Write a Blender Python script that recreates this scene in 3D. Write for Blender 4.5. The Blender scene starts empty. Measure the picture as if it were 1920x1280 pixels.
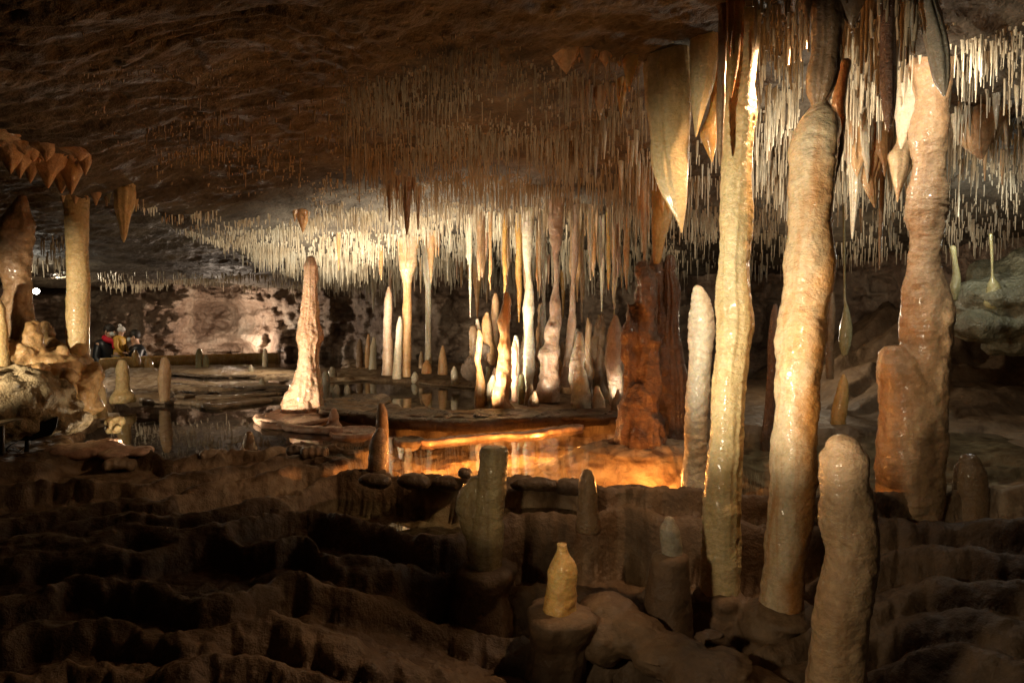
import bpy, math, random
import numpy as np
from math import sin, cos, pi, radians
from mathutils import Vector, Matrix
R = random.Random(7)
SC = bpy.context.scene
COL = SC.collection

# ------------------------------------------------------------------ camera
CZ = 1.5                      # camera height above the near cave floor
F = 1280.0
PIT = math.atan(65 / 1280)
cam_d = bpy.data.cameras.new('camera'); cam = bpy.data.objects.new('camera', cam_d); COL.objects.link(cam)
cam_d.lens = 24; cam_d.sensor_width = 36; cam_d.clip_start = 0.05; cam_d.clip_end = 200
cam.location = (0, 0, CZ); cam.rotation_euler = (pi / 2 - PIT, 0, 0)
SC.camera = cam
# ------------------------------------------------------------------ world: a cave has no sky, only a trace of scattered lamp light
w = bpy.data.worlds.new('World'); SC.world = w; w.use_nodes = True
bg = w.node_tree.nodes['Background']; bg.inputs[0].default_value = (1.0, 0.72, 0.45, 1); bg.inputs[1].default_value = 0.006
SC.view_settings.view_transform = 'Standard'; SC.view_settings.look = 'None'
SC.view_settings.exposure = 0.0; SC.view_settings.gamma = 1.0
SC.cycles.use_denoising = True
SC.cycles.max_bounces = 8; SC.cycles.transparent_max_bounces = 12; SC.cycles.diffuse_bounces = 3
SC.cycles.sample_clamp_indirect = 4; SC.cycles.caustics_reflective = False; SC.cycles.caustics_refractive = False
SC.cycles.use_light_tree = True

def ray(u, v):
    rx = (u - 960) / F; uy = (640 - v) / F
    return rx, cos(PIT) + uy * sin(PIT), -sin(PIT) + uy * cos(PIT)
def P(u, v, d):               # pixel of the photograph + distance -> point
    x, y, z = ray(u, v); t = d / y
    return np.array([x * t, d, CZ + z * t])
def Pz(u, v, z):              # pixel + height -> point
    x, y, zz = ray(u, v)
    if abs(zz) < 1e-4: zz = -1e-4
    t = (z - CZ) / zz
    return np.array([x * t, y * t, z])
def proj(X, Y, Z):
    Z = Z - CZ
    f = Y * cos(PIT) - Z * sin(PIT); up = Y * sin(PIT) + Z * cos(PIT)
    f = np.maximum(f, 1e-3)
    return 960 + F * X / f, 640 - F * up / f

# ------------------------------------------------------------------ the cave's show lamps, plus added unseen fill lamps
WARM = (1.0, 0.82, 0.57); WHITE = (1.0, 0.91, 0.74); AMBER = (1.0, 0.37, 0.085); COOL = (0.95, 0.97, 0.86)
def lamp(kind, loc, power, col, target=None, size=0.03, angle=60, blend=0.5):
    l = bpy.data.lights.new('cave_or_fill_lamp', kind); o = bpy.data.objects.new('cave_or_fill_lamp', l); COL.objects.link(o)
    o.location = loc; l.energy = power; l.color = col; l.shadow_soft_size = size
    if kind == 'SPOT':
        l.spot_size = radians(angle); l.spot_blend = blend
        dvec = Vector(target) - Vector(loc)
        o.rotation_euler = dvec.to_track_quat('-Z', 'Y').to_euler()
    return o
#LIGHTS
KEY = (-1.15, .95, .62)
def up(p, h=1.0): return (p[0], p[1], p[2] + h)
lamp('SPOT', P(240, 836, 4.22), 300, WARM, P(575, 650, 5.75), 0.02, 46, 0.6)          # flood at the left edge -> orange stalagmite and its pool
lamp('SPOT', P(-330, 700, 3.0), 140, WARM, P(110, 640, 4.5), 0.03, 56, 0.7)          # second can, outside the picture -> golden column and flowstone
for u, v, y, pw in ((560, 738, 6.6, 120), (690, 735, 6.5, 190), (800, 740, 6.1, 190), (900, 771, 5.65, 170), (1015, 771, 5.6, 180), (1150, 771, 5.6, 170)):
    q = P(u, v, y); lamp('SPOT', q, pw, WHITE, (q[0], q[1] + .42, q[2] + 1), 0.10, 112, 1.0)   # hidden along the ledge: up into the straws
lamp('SPOT', P(830, 775, 5.15), 190, WARM, P(1000, 600, 6.4), 0.03, 58, 0.7)          # stalagmite group in the middle
lamp('SPOT', P(690, 745, 6.0), 60, WARM, P(780, 620, 7.8), 0.03, 50, 0.7)
lamp('POINT', P(1525, 300, 3.6), 11, WHITE, size=0.03)                             # behind the thickest column: right-hand straws
lamp('SPOT', P(1763, 120, 2.95), 20, WHITE, P(1740, 330, 3.7), 0.03, 130, 0.8)      # behind the curved stalactite: white neck
lamp('SPOT', KEY, 620, (1.0, .88, .66), P(1425, 520, 2.8), 0.03, 34, 0.9)           # key on the big columns
lamp('SPOT', (-.5, .8, 1.2), 34, (1.0, .75, .40), P(1054, 1090, 2.5), 0.03, 10, 0.6)  # added unseen narrow spot that brightens the bottle shaped stalagmite
for u, v, pw in ((815, 831, 4), (880, 825, 4.5), (950, 818, 5), (1015, 812, 5), (1075, 812, 4)):
    q = Pz(u, v, .615); q[1] -= .10; q[2] = .58; lamp('POINT', q, pw, AMBER, size=0.012)   # under water beneath the far rim of the orange pool
for x, y in ((-.30, 3.72), (.05, 3.72), (.45, 3.70), (.80, 3.72)):
    lamp('POINT', (x, y, .565), 7.5, AMBER, size=0.012)                             # added under water behind the near rim to even out the bed
lamp('POINT', P(1240, 905, 3.75) + np.array([0, 0, .02]), 3.5, AMBER, size=0.02)
lamp('SPOT', (-.8, .85, 1.35), 60, (1.0, .80, .52), P(1450, 900, 2.7), 0.08, 58, 1.0)        # added weak wide fill that lifts the lower halves of the columns
lamp('SPOT', (-3.7, 3.5, 1.75), 130, WARM, P(270, 705, 6.1), 0.04, 34, 0.8)  # added unseen spot that lifts the small stalagmites right of the golden mound
lamp('SPOT', (-6.4, 6.0, 1.65), 300, WARM, P(420, 700, 8.4), 0.06, 48, 0.9)  # added outside the view to brighten the left terraces and pools
lamp('SPOT', P(600, 560, 9.0), 110, WARM, P(400, 700, 8.5), 0.05, 90, 0.9)  # added unseen spot for the far left terraces
lamp('SPOT', (-.2, .8, 1.25), 110, (1.0, .80, .55), P(1715, 640, 3.42), 0.03, 26, 0.8)       # added unseen spot beside the key -> waisted column
lamp('SPOT', (-.3, .75, 1.3), 26, (1.0, .78, .45), P(914, 930, 2.78), 0.03, 12, 0.8)  # added unseen narrow spot that brightens the broken stalagmite
lamp('SPOT', P(1546, 90, 2.86), 85, (1.0, .62, .33), (-.6, 2.5, .3), 0.05, 95, 0.8)               # added unseen spot high behind the broken stalactite: rakes the dark terraces
lamp('POINT', P(430, 640, 12.6), 90, (1.0, .80, .62), size=0.06)                    # back wall
q = P(240, 838, 4.28); q[2] = .645; lamp('POINT', q, 5, WARM, size=.02)  # added hidden point that lifts the bed of the left pool
lamp('POINT', P(110, 520, 10.5), 60, WARM, size=0.06)
lamp('POINT', P(1830, 440, 4.7), 8, COOL, size=0.05)                               # behind the waisted column
lamp('POINT', P(1500, 600, 6.2), 14, WARM, size=0.05)
lamp('SPOT', (-.75, .9, .75), 75, (1.0, .80, .54), P(1010, 280, 4.6), 0.05, 40, 1.0)         # added unseen spot that brightens the straws of the upper centre
#ENDLIGHTS

# ------------------------------------------------------------------ noise
def _h(ix, iy, iz, s):
    n = (ix * 374761393 + iy * 668265263 + iz * 1274126177 + s * 974711) & 0x7fffffff
    n = ((n ^ (n >> 13)) * 1274126177) & 0x7fffffff
    n = (n ^ (n >> 16)) * 668265263 & 0x7fffffff
    return ((n >> 7) & 0xffff) / 32767.5 - 1.0
def noise(p, s=0):
    p = np.asarray(p, float)
    i = np.floor(p).astype(np.int64); f = p - i; f = f * f * f * (f * (f * 6 - 15) + 10)
    x, y, z = i[..., 0], i[..., 1], i[..., 2]; fx, fy, fz = f[..., 0], f[..., 1], f[..., 2]
    def L(a, b, t): return a + (b - a) * t
    c = [[[_h(x + a, y + b, z + c_, s) for c_ in (0, 1)] for b in (0, 1)] for a in (0, 1)]
    return L(L(L(c[0][0][0], c[0][0][1], fz), L(c[0][1][0], c[0][1][1], fz), fy),
             L(L(c[1][0][0], c[1][0][1], fz), L(c[1][1][0], c[1][1][1], fz), fy), fx)
def fbm(p, octv=4, s=0, gain=.5, lac=2.03):
    p = np.asarray(p, float); a = 1.; t = 0; n = 0
    for k in range(octv):
        t = t + a * noise(p, s + k * 17); n += a; a *= gain; p = p * lac + 13.7
    return t / n
def ridge(p, octv=3, s=0):
    p = np.asarray(p, float); a = 1.; t = 0; n = 0
    for k in range(octv):
        t = t + a * (1 - np.abs(noise(p, s + k * 17)) * 2); n += a; a *= .5; p = p * 2.1 + 5.1
    return t / n
def sm(x, a, b):
    t = np.clip((x - a) / (b - a), 0, 1); return t * t * (3 - 2 * t)

# ------------------------------------------------------------------ mesh helpers
def tagit(o, label=None, cat=None, group=None, kind=None):
    if label: o['label'] = label
    if cat: o['category'] = cat
    if group: o['group'] = group
    if kind: o['kind'] = kind
    return o
def mesh(name, V, Fc, mat, parent=None, smooth=True, origin=None):
    V = np.asarray(V, np.float32).reshape(-1, 3)
    me = bpy.data.meshes.new(name)
    if origin is not None: V = V - np.asarray(origin, np.float32)
    if isinstance(Fc, np.ndarray) and Fc.shape[1] == 4:
        n = len(Fc)
        me.vertices.add(len(V)); me.vertices.foreach_set('co', V.ravel())
        me.loops.add(n * 4); me.loops.foreach_set('vertex_index', Fc.astype(np.int32).ravel())
        me.polygons.add(n); me.polygons.foreach_set('loop_start', np.arange(0, n * 4, 4, dtype=np.int32))
        me.polygons.foreach_set('loop_total', np.full(n, 4, np.int32))
        me.update(calc_edges=True); me.validate()
    else:
        me.from_pydata(V.tolist(), [], [list(map(int, f)) for f in Fc]); me.update()
    me.materials.append(mat)
    if smooth: me.polygons.foreach_set('use_smooth', [True] * len(me.polygons))
    o = bpy.data.objects.new(name, me); COL.objects.link(o)
    if origin is not None: o.location = origin
    if parent is not None:
        o.parent = parent
        if origin is not None: o.location = np.asarray(origin) - np.asarray(parent.location)
    return o
def empty(name, loc, label, cat, group=None):
    o = bpy.data.objects.new(name, None); COL.objects.link(o); o.location = loc; o.empty_display_size = .05
    return tagit(o, label, cat, group)
def grid_faces(nr, nc, wrap=False):
    r = np.arange(nr - 1)[:, None]; c = np.arange(nc if wrap else nc - 1)[None, :]
    c2 = (c + 1) % nc
    a = r * nc + c; b = r * nc + c2; d = (r + 1) * nc + c; e = (r + 1) * nc + c2
    return np.stack([a, b, e, d], -1).reshape(-1, 4)
def catmull(pts, n):
    pts = np.asarray(pts, float); m = len(pts)
    if m == 2: return pts[0] + (pts[1] - pts[0]) * np.linspace(0, 1, n)[:, None]
    L = np.r_[0, np.cumsum(np.linalg.norm(np.diff(pts[:, :3], axis=0), axis=1) + 1e-6)]
    t = np.linspace(0, L[-1], n); out = np.zeros((n, pts.shape[1]))
    tang = np.zeros_like(pts)
    for k in range(m):
        a = max(k - 1, 0); b = min(k + 1, m - 1); tang[k] = (pts[b] - pts[a]) / (L[b] - L[a])
    idx = np.clip(np.searchsorted(L, t, side='right') - 1, 0, m - 2)
    h = (L[idx + 1] - L[idx])[:, None]; s = ((t - L[idx])[:, None]) / h
    return ((2 * s**3 - 3 * s**2 + 1) * pts[idx] + (s**3 - 2 * s**2 + s) * h * tang[idx]
            + (-2 * s**3 + 3 * s**2) * pts[idx + 1] + (s**3 - s**2) * h * tang[idx + 1])
SEED = [0]
def tube(sp, n=36, step=.012, rip=.03, ripf=55, lump=.10, lumpf=6, flat=1.0, cap0=True, cap1=True, flute=0., seed=None, nmax=260, drip=.0):
    """sp: world rows (x,y,z,r). Returns V, faces."""
    if seed is None: SEED[0] += 1; seed = SEED[0] * 31
    sp = np.asarray(sp, float)
    length = np.sum(np.linalg.norm(np.diff(sp[:, :3], axis=0), axis=1))
    m = int(np.clip(length / step, 8, nmax))
    c = catmull(sp, m); c[:, 3] = np.maximum(c[:, 3], .0008)
    rows = [c]
    # rounded ends
    def cap(c0, c1, rr):
        d = (c0[:3] - c1[:3]); d /= np.linalg.norm(d) + 1e-9; out = []
        for a in (20, 40, 58, 74, 86):
            out.append(np.r_[c0[:3] + d * rr * sin(radians(a)) * .9, rr * cos(radians(a))])
        return out
    if cap0 and c[0, 3] > .002: rows.insert(0, np.array(cap(c[0], c[1], c[0, 3])[::-1]))
    if cap1 and c[-1, 3] > .002: rows.append(np.array(cap(c[-1], c[-2], c[-1, 3])))
    c = np.vstack(rows); m = len(c)
    th = np.linspace(0, 2 * pi, n, endpoint=False)[None, :]
    r = c[:, 3][:, None]; ct, st = np.cos(th), np.sin(th)
    X = c[:, 0][:, None] + r * ct; Y = c[:, 1][:, None] + r * st * flat; Z = c[:, 2][:, None] + 0 * th
    q = np.stack([X, Y, Z], -1)
    k = 1.0
    if lump: k = k + lump * 2.4 * fbm(q * [lumpf, lumpf, lumpf * .8], 3, seed)
    if rip:
        rip = rip * .95
        wig = fbm(q * [7, 7, 9], 2, seed + 5) * .05
        band = noise(np.stack([X * 17, Y * 17, (Z + wig) * ripf], -1), seed + 3)
        k = k + rip * band * (0.6 + .8 * (noise(q * 6, seed + 9) > -.2)) + rip * .6 * noise(q * [45, 45, 60], seed + 11)
    if flute:
        k = k + flute * (np.abs(noise(np.stack([np.cos(th) * 3.1 + 0 * Z, np.sin(th) * 3.1 + 0 * Z, Z * 1.3], -1), seed + 21)) * -2 + .7)
    rr = r * k
    V = np.stack([c[:, 0][:, None] + rr * ct, c[:, 1][:, None] + rr * st * flat, Z + r * .0], -1)
    return V.reshape(-1, 3), grid_faces(m, n, True), (m, n)
def closed(V, Fq, mn):
    m, n = mn
    V = np.vstack([V, V[:n].mean(0), V[-n:].mean(0)])
    f = [tuple(x) for x in Fq]
    a = len(V) - 2
    f += [(a, (i + 1) % n, i) for i in range(n)] + [(a + 1, (m - 1) * n + i, (m - 1) * n + (i + 1) % n) for i in range(n)]
    return V, f
def spec(pts, d, d2=None):
    """pixel rows (u,v,width) at distance d -> world rows with radius"""
    out = []; v0, v1 = pts[0][1], pts[-1][1]
    for k, p in enumerate(pts):
        dd = d if d2 is None else d + (d2 - d) * (p[1] - v0) / (v1 - v0)
        q = P(p[0], p[1], dd); out.append([*q, p[2] * .5 * dd / F])
    return np.array(out)
def S(name, label, cat, pts, d, mat, group=None, parent=None, d2=None, extra=(), remesh=0, **kw):
    """a formation from its outline; extra: further stems merged in the same body"""
    Vs, Fs, off = [], [], 0
    for pp in [pts] + list(extra):
        dd = d
        if name == 'limestone_column' and pp is pts: pp = toceil(pp, d)
        if isinstance(pp, tuple) and len(pp) == 2 and not np.isscalar(pp[0]) and np.isscalar(pp[1]): pp, dd = pp
        V, Fq, mn = tube(spec(pp, dd, d2), **kw); V, f = closed(V, Fq, mn)
        Vs.append(V); Fs += [tuple(i + off for i in x) for x in f]; off += len(V)
    V = np.vstack(Vs)
    bi = V[:, 2].argmin() if cat in ('stalagmite', 'column') else V[:, 2].argmax()
    o = mesh(name, V, Fs, mat, parent, origin=V[bi])
    if remesh: remesh_obj(o, remesh, disp=.006, freq=16, smooth=4, rip=.002, ripf=70)
    if parent is None: tagit(o, label, cat, group)
    elif label: o['label'] = label
    return o
def remesh_obj(o, voxel, disp=.0, freq=12, seed=0, smooth=2, rip=0, ripf=60, keep=None, vert=0, knob=0):
    md = o.modifiers.new('r', 'REMESH'); md.mode = 'VOXEL'; md.voxel_size = voxel; md.use_smooth_shade = True
    if smooth:
        ms = o.modifiers.new('s', 'SMOOTH'); ms.iterations = smooth; ms.factor = .5
    dg = bpy.context.evaluated_depsgraph_get(); ev = o.evaluated_get(dg)
    me = bpy.data.meshes.new_from_object(ev); old = o.data; o.modifiers.clear(); o.data = me
    me.name = old.name
    if not me.materials: me.materials.append(old.materials[0])
    n = len(me.vertices); co = np.zeros(n * 3, np.float32); me.vertices.foreach_get('co', co); co = co.reshape(-1, 3)
    no = np.zeros(n * 3, np.float32); me.vertices.foreach_get('normal', no); no = no.reshape(-1, 3)
    q = co + np.array(o.location)
    dd = disp * fbm(q * freq, 4, seed)
    if rip: dd = dd + rip * noise(q * [9, 9, ripf], seed + 4)
    if vert: dd = dd + vert * (np.abs(noise(q * [17, 17, 2.6], seed + 6)) * -2 + .6)
    if knob: dd = dd + knob * np.clip(noise(q * 22, seed + 8) + noise(q * 11, seed + 9), -.4, 1)
    co = co + no * dd[:, None]
    me.vertices.foreach_set('co', co.astype(np.float32).ravel()); me.update()
    me.polygons.foreach_set('use_smooth', [True] * len(me.polygons))
    return o
def ball(c, r, seg=20, rings=12):
    th = np.linspace(0, 2 * pi, seg, endpoint=False)[None, :]; ph = np.linspace(.02, pi - .02, rings)[:, None]
    r = np.asarray(r, float) * np.ones(3)
    V = np.stack([c[0] + r[0] * np.sin(ph) * np.cos(th), c[1] + r[1] * np.sin(ph) * np.sin(th), c[2] + r[2] * np.cos(ph) + 0 * th], -1)
    return closed(V.reshape(-1, 3), grid_faces(rings, seg, True), (rings, seg))
def joinparts(parts):
    Vs, Fs, off = [], [], 0
    for V, f in parts:
        Vs.append(V); Fs += [tuple(int(i) + off for i in x) for x in f]; off += len(V)
    return np.vstack(Vs), Fs
def blobs(name, label, cat, items, mat, voxel=.012, group=None, kind=None, parent=None, **kw):
    """items: ('b',u,v,d,wpx,hpx[,depthpx]) ellipsoids and ('t',pts,d) stems, fused into one skin"""
    parts = []
    for it in items:
        if it[0] == 'b':
            _, u, v, d, wx, hx = it[:6]; dx = it[6] if len(it) > 6 else wx
            parts.append(ball(P(u, v, d), (wx * .5 * d / F, dx * .5 * d / F, hx * .5 * d / F)))
        elif it[0] == 't':
            V, Fq, mn = tube(spec(it[1], it[2]), rip=.01, lump=.05, n=24, step=.02); parts.append(closed(V, Fq, mn))
        elif it[0] == 'r':
            q = [Pz(a_[0], a_[1], it[2]) for a_ in it[1]]; rws = [[*x, a_[2] * .5 * x[1] / F] for x, a_ in zip(q, it[1])]
            V, Fq, mn = tube(rws, rip=0, lump=.15, n=20, step=.02); parts.append(closed(V, Fq, mn))
        elif it[0] == 'w':
            parts.append(ball(it[1], it[2]))
    V, Fs = joinparts(parts)
    o = mesh(name, V, Fs, mat, parent, origin=[V[:, 0].mean(), V[:, 1].mean(), V[:, 2].min()])
    remesh_obj(o, voxel, **kw)
    if parent is None: tagit(o, label, cat, group, kind)
    elif label: o['label'] = label
    return o

# ------------------------------------------------------------------ materials
def nodes(name):
    m = bpy.data.materials.new(name); m.use_nodes = True; nt = m.node_tree
    return m, nt, nt.nodes['Principled BSDF']
def N(nt, t, **kw):
    n = nt.nodes.new(t)
    for k, v in kw.items():
        if k.startswith('i_'):
            key = k[2:]; key = int(key) if key.isdigit() else key
            n.inputs[key].default_value = v
        else: setattr(n, k, v)
    return n
def ramp(nt, fac, stops):
    r = nt.nodes.new('ShaderNodeValToRGB'); cr = r.color_ramp
    while len(cr.elements) < len(stops): cr.elements.new(.5)
    for e, (p, c) in zip(cr.elements, stops): e.position = p; e.color = (*c, 1) if len(c) == 3 else c
    nt.links.new(fac, r.inputs[0]); return r
def rocky(name, stops, scale=2.0, stretch=(1, 1, 1), rough=(.35, .75), bump=.4, bscale=40, bdist=.01, sss=0., layers=0., spec_=.5, vor=0., vscale=20, sssr=(.012, .005, .002), det=8, glint=0.):
    m, nt, b = nodes(name); lk = nt.links.new
    geo = N(nt, 'ShaderNodeNewGeometry')
    mp = N(nt, 'ShaderNodeMapping'); mp.inputs['Scale'].default_value = stretch
    lk(geo.outputs['Position'], mp.inputs['Vector'])
    n1 = N(nt, 'ShaderNodeTexNoise', i_Scale=scale, i_Detail=float(det), i_Roughness=.62, i_Distortion=.4)
    lk(mp.outputs[0], n1.inputs['Vector'])
    r = ramp(nt, n1.outputs['Fac'], stops)
    n6 = N(nt, 'ShaderNodeTexNoise', i_Scale=scale * 11, i_Detail=8., i_Roughness=.75); lk(geo.outputs['Position'], n6.inputs['Vector'])
    mv = N(nt, 'ShaderNodeMapRange', i_1=.25, i_2=.75, i_3=.62, i_4=1.3); lk(n6.outputs['Fac'], mv.inputs[0])
    hs = N(nt, 'ShaderNodeHueSaturation'); lk(mv.outputs[0], hs.inputs['Value']); lk(r.outputs[0], hs.inputs['Color']); lk(hs.outputs[0], b.inputs['Base Color'])
    n2 = N(nt, 'ShaderNodeTexNoise', i_Scale=bscale, i_Detail=6., i_Roughness=.6)
    mp2 = N(nt, 'ShaderNodeMapping'); mp2.inputs['Scale'].default_value = (1, 1, 1 + layers); lk(geo.outputs['Position'], mp2.inputs['Vector'])
    lk(mp2.outputs[0], n2.inputs['Vector'])
    h = n2.outputs['Fac']
    n5 = N(nt, 'ShaderNodeTexNoise', i_Scale=bscale * 3.7, i_Detail=3., i_Roughness=.7); lk(geo.outputs['Position'], n5.inputs['Vector'])
    ma = N(nt, 'ShaderNodeMath', operation='MULTIPLY_ADD'); ma.inputs[1].default_value = .28; lk(n5.outputs['Fac'], ma.inputs[0]); lk(h, ma.inputs[2]); h = ma.outputs[0]
    if vor:
        vo = N(nt, 'ShaderNodeTexVoronoi', i_Scale=vscale); vo.feature = 'SMOOTH_F1'; lk(geo.outputs['Position'], vo.inputs['Vector'])
        mm = N(nt, 'ShaderNodeMath', operation='MULTIPLY_ADD'); mm.inputs[1].default_value = -vor; lk(vo.outputs['Distance'], mm.inputs[0]); lk(h, mm.inputs[2]); h = mm.outputs[0]
    bp = N(nt, 'ShaderNodeBump', i_Strength=bump, i_Distance=bdist); lk(h, bp.inputs['Height']); lk(bp.outputs[0], b.inputs['Normal'])
    n3 = N(nt, 'ShaderNodeTexNoise', i_Scale=bscale * .4, i_Detail=4.); lk(geo.outputs['Position'], n3.inputs['Vector'])
    mr = N(nt, 'ShaderNodeMapRange', i_1=.3, i_2=.7, i_3=rough[0], i_4=rough[1]); lk(n3.outputs['Fac'], mr.inputs[0]); lk(mr.outputs[0], b.inputs['Roughness'])
    b.inputs['Specular IOR Level'].default_value = spec_
    if sss: b.inputs['Coat Weight'].default_value = .45; b.inputs['Coat Roughness'].default_value = .12; b.inputs['Coat IOR'].default_value = 1.33
    if sss:
        b.inputs['Subsurface Weight'].default_value = sss; b.inputs['Subsurface Radius'].default_value = sssr; b.inputs['Subsurface Scale'].default_value = 1.0
    return m
def calcite(name, a, b_, c, side_glow=None, **kw):
    k = dict(scale=5, stretch=(1, 1, .45), rough=(.10, .42), bump=.8, bscale=48, bdist=.010, sss=.25, layers=.5)
    k.update(kw)
    m = rocky(name, [(.28, c), (.45, b_), (.62, a), (.8, tuple(min(1, x * 1.12) for x in a))], **k)
    nt = m.node_tree; b = nt.nodes['Principled BSDF']; lk = nt.links.new; src = b.inputs['Base Color'].links[0].from_socket
    geo = N(nt, 'ShaderNodeNewGeometry'); mp = N(nt, 'ShaderNodeMapping'); mp.inputs['Scale'].default_value = (1, 1, .13); lk(geo.outputs['Position'], mp.inputs[0])
    n = N(nt, 'ShaderNodeTexNoise', i_Scale=17., i_Detail=5., i_Roughness=.6, i_Distortion=.5); lk(mp.outputs[0], n.inputs['Vector'])
    mr = N(nt, 'ShaderNodeMapRange', i_1=.52, i_2=.70, i_3=0., i_4=.65); lk(n.outputs['Fac'], mr.inputs[0])
    fac = mr.outputs[0]
    if side_glow:  # orange translucent glow painted into the colour of the right side
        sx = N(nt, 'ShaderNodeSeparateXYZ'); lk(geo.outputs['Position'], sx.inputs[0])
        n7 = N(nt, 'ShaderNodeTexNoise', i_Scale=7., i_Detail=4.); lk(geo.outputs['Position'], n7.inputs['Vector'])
        a1 = N(nt, 'ShaderNodeMath', operation='MULTIPLY_ADD'); a1.inputs[1].default_value = -side_glow[1]; lk(sx.outputs['Z'], a1.inputs[0]); lk(sx.outputs['X'], a1.inputs[2])
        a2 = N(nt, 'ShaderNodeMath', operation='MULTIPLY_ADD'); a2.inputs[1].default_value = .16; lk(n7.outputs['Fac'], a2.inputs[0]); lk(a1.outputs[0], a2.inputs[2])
        m3 = N(nt, 'ShaderNodeMapRange', i_1=side_glow[0] + .075, i_2=side_glow[0] + .14, i_3=0., i_4=.9); lk(a2.outputs[0], m3.inputs[0])
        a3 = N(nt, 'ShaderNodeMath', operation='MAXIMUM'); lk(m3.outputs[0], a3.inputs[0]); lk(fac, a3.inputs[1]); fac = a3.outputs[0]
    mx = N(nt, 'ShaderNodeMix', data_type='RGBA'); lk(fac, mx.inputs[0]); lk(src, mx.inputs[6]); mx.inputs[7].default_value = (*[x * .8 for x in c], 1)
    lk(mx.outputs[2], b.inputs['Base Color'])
    return m
M = {}
M['cream'] = calcite('pale_yellow_calcite', (.70, .55, .30), (.64, .47, .23), (.52, .34, .13))
M['orange'] = calcite('orange_calcite', (.68, .48, .28), (.62, .36, .16), (.55, .20, .045), scale=2.6)
M['big'] = calcite('cream_calcite_painted_side_glow', (.72, .58, .38), (.66, .48, .28), (.62, .26, .06), scale=3, side_glow=(1.073 - .079 * .37, .079))  # light shining through the right edge is painted as orange colour
M['tan'] = calcite('tan_calcite', (.62, .43, .26), (.54, .34, .18), (.42, .22, .10), scale=3)
M['pink'] = calcite('salmon_calcite', (.76, .54, .38), (.70, .43, .28), (.58, .28, .14), rough=(.06, .3), bump=1.0, bscale=34, bdist=.018)
M['white'] = calcite('white_calcite', (.76, .68, .52), (.68, .58, .42), (.55, .40, .24))
M['brown'] = calcite('brown_calcite', (.34, .22, .12), (.28, .17, .09), (.20, .11, .05))
M['red'] = calcite('red_brown_calcite', (.23, .135, .085), (.17, .09, .052), (.08, .038, .02), scale=5, stretch=(1, 1, .25), rough=(.12, .45), bump=1.0, bscale=50, bdist=.014)
M['purple'] = calcite('mauve_calcite', (.54, .39, .27), (.45, .29, .19), (.33, .18, .11))
M['grey'] = calcite('grey_calcite', (.42, .37, .28), (.34, .29, .21), (.24, .18, .12))
M['olive'] = calcite('olive_calcite', (.40, .36, .20), (.33, .28, .13), (.22, .18, .07))
M['amber'] = calcite('amber_calcite', (.66, .42, .16), (.58, .33, .10), (.45, .22, .05), sss=.5)
M['gold'] = calcite('golden_brown_flowstone', (.50, .33, .16), (.42, .26, .11), (.30, .16, .06), scale=4)
M['olive_tan'] = calcite('olive_tan_calcite', (.42, .32, .17), (.34, .24, .12), (.22, .13, .06), scale=9)
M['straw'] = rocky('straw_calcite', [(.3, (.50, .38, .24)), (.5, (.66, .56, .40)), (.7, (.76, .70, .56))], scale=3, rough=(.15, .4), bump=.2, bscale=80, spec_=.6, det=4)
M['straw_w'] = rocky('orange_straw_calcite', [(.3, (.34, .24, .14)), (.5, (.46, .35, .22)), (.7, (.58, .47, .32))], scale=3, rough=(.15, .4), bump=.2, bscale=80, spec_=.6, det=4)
M['ceil'] = rocky('ceiling_rock', [(.25, (.040, .030, .021)), (.42, (.085, .066, .046)), (.55, (.135, .108, .078)), (.72, (.20, .17, .12))], scale=2.6, stretch=(1, 1, 1), rough=(.4, .85), bump=1.0, bscale=26, bdist=.03, vor=.35, vscale=34, spec_=.28)
M['wall'] = rocky('wall_rock', [(.3, (.10, .065, .045)), (.45, (.24, .16, .11)), (.58, (.36, .27, .20)), (.75, (.46, .40, .32))], scale=1.5, rough=(.35, .8), bump=1.0, bscale=7, bdist=.08, vor=.6, vscale=7)
M['wet_rock'] = rocky('wet_green_grey_rock', [(.3, (.07, .06, .035)), (.5, (.18, .165, .10)), (.7, (.32, .30, .21))], scale=3, rough=(.15, .6), bump=1.0, bscale=16, bdist=.04, vor=.4, vscale=18)
M['ground'] = rocky('flowstone_floor', [(.3, (.09, .05, .026)), (.5, (.16, .095, .05)), (.7, (.24, .155, .085))], scale=2.2, rough=(.35, .8), bump=.7, bscale=45, bdist=.012, vor=.4, vscale=26)
M['floor'] = rocky('cave_floor_calcite', [(.3, (.075, .042, .022)), (.5, (.14, .085, .045)), (.7, (.21, .135, .075))], scale=2.2, rough=(.35, .8), bump=.8, bscale=40, bdist=.014, vor=.4, vscale=26)
def tone_floor(m):
    nt = m.node_tree; b = nt.nodes['Principled BSDF']; lk = nt.links.new
    src = b.inputs['Base Color'].links[0].from_socket
    at = N(nt, 'ShaderNodeAttribute'); at.attribute_name = 'pale_deposit'
    geo = N(nt, 'ShaderNodeNewGeometry'); n = N(nt, 'ShaderNodeTexNoise', i_Scale=9., i_Detail=7., i_Distortion=.8); lk(geo.outputs['Position'], n.inputs['Vector'])
    r = ramp(nt, n.outputs['Fac'], [(.32, (.16, .085, .04)), (.47, (.42, .28, .16)), (.65, (.62, .47, .31))])
    mx = N(nt, 'ShaderNodeMix', data_type='RGBA'); lk(at.outputs['Fac'], mx.inputs[0]); lk(src, mx.inputs[6]); lk(r.outputs[0], mx.inputs[7]); lk(mx.outputs[2], b.inputs['Base Color'])
tone_floor(M['floor'])
M['rim'] = rocky('rimstone_calcite', [(.3, (.22, .15, .09)), (.5, (.36, .26, .17)), (.7, (.50, .40, .28))], scale=5, rough=(.25, .6), bump=.6, bscale=50, bdist=.008)
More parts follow.
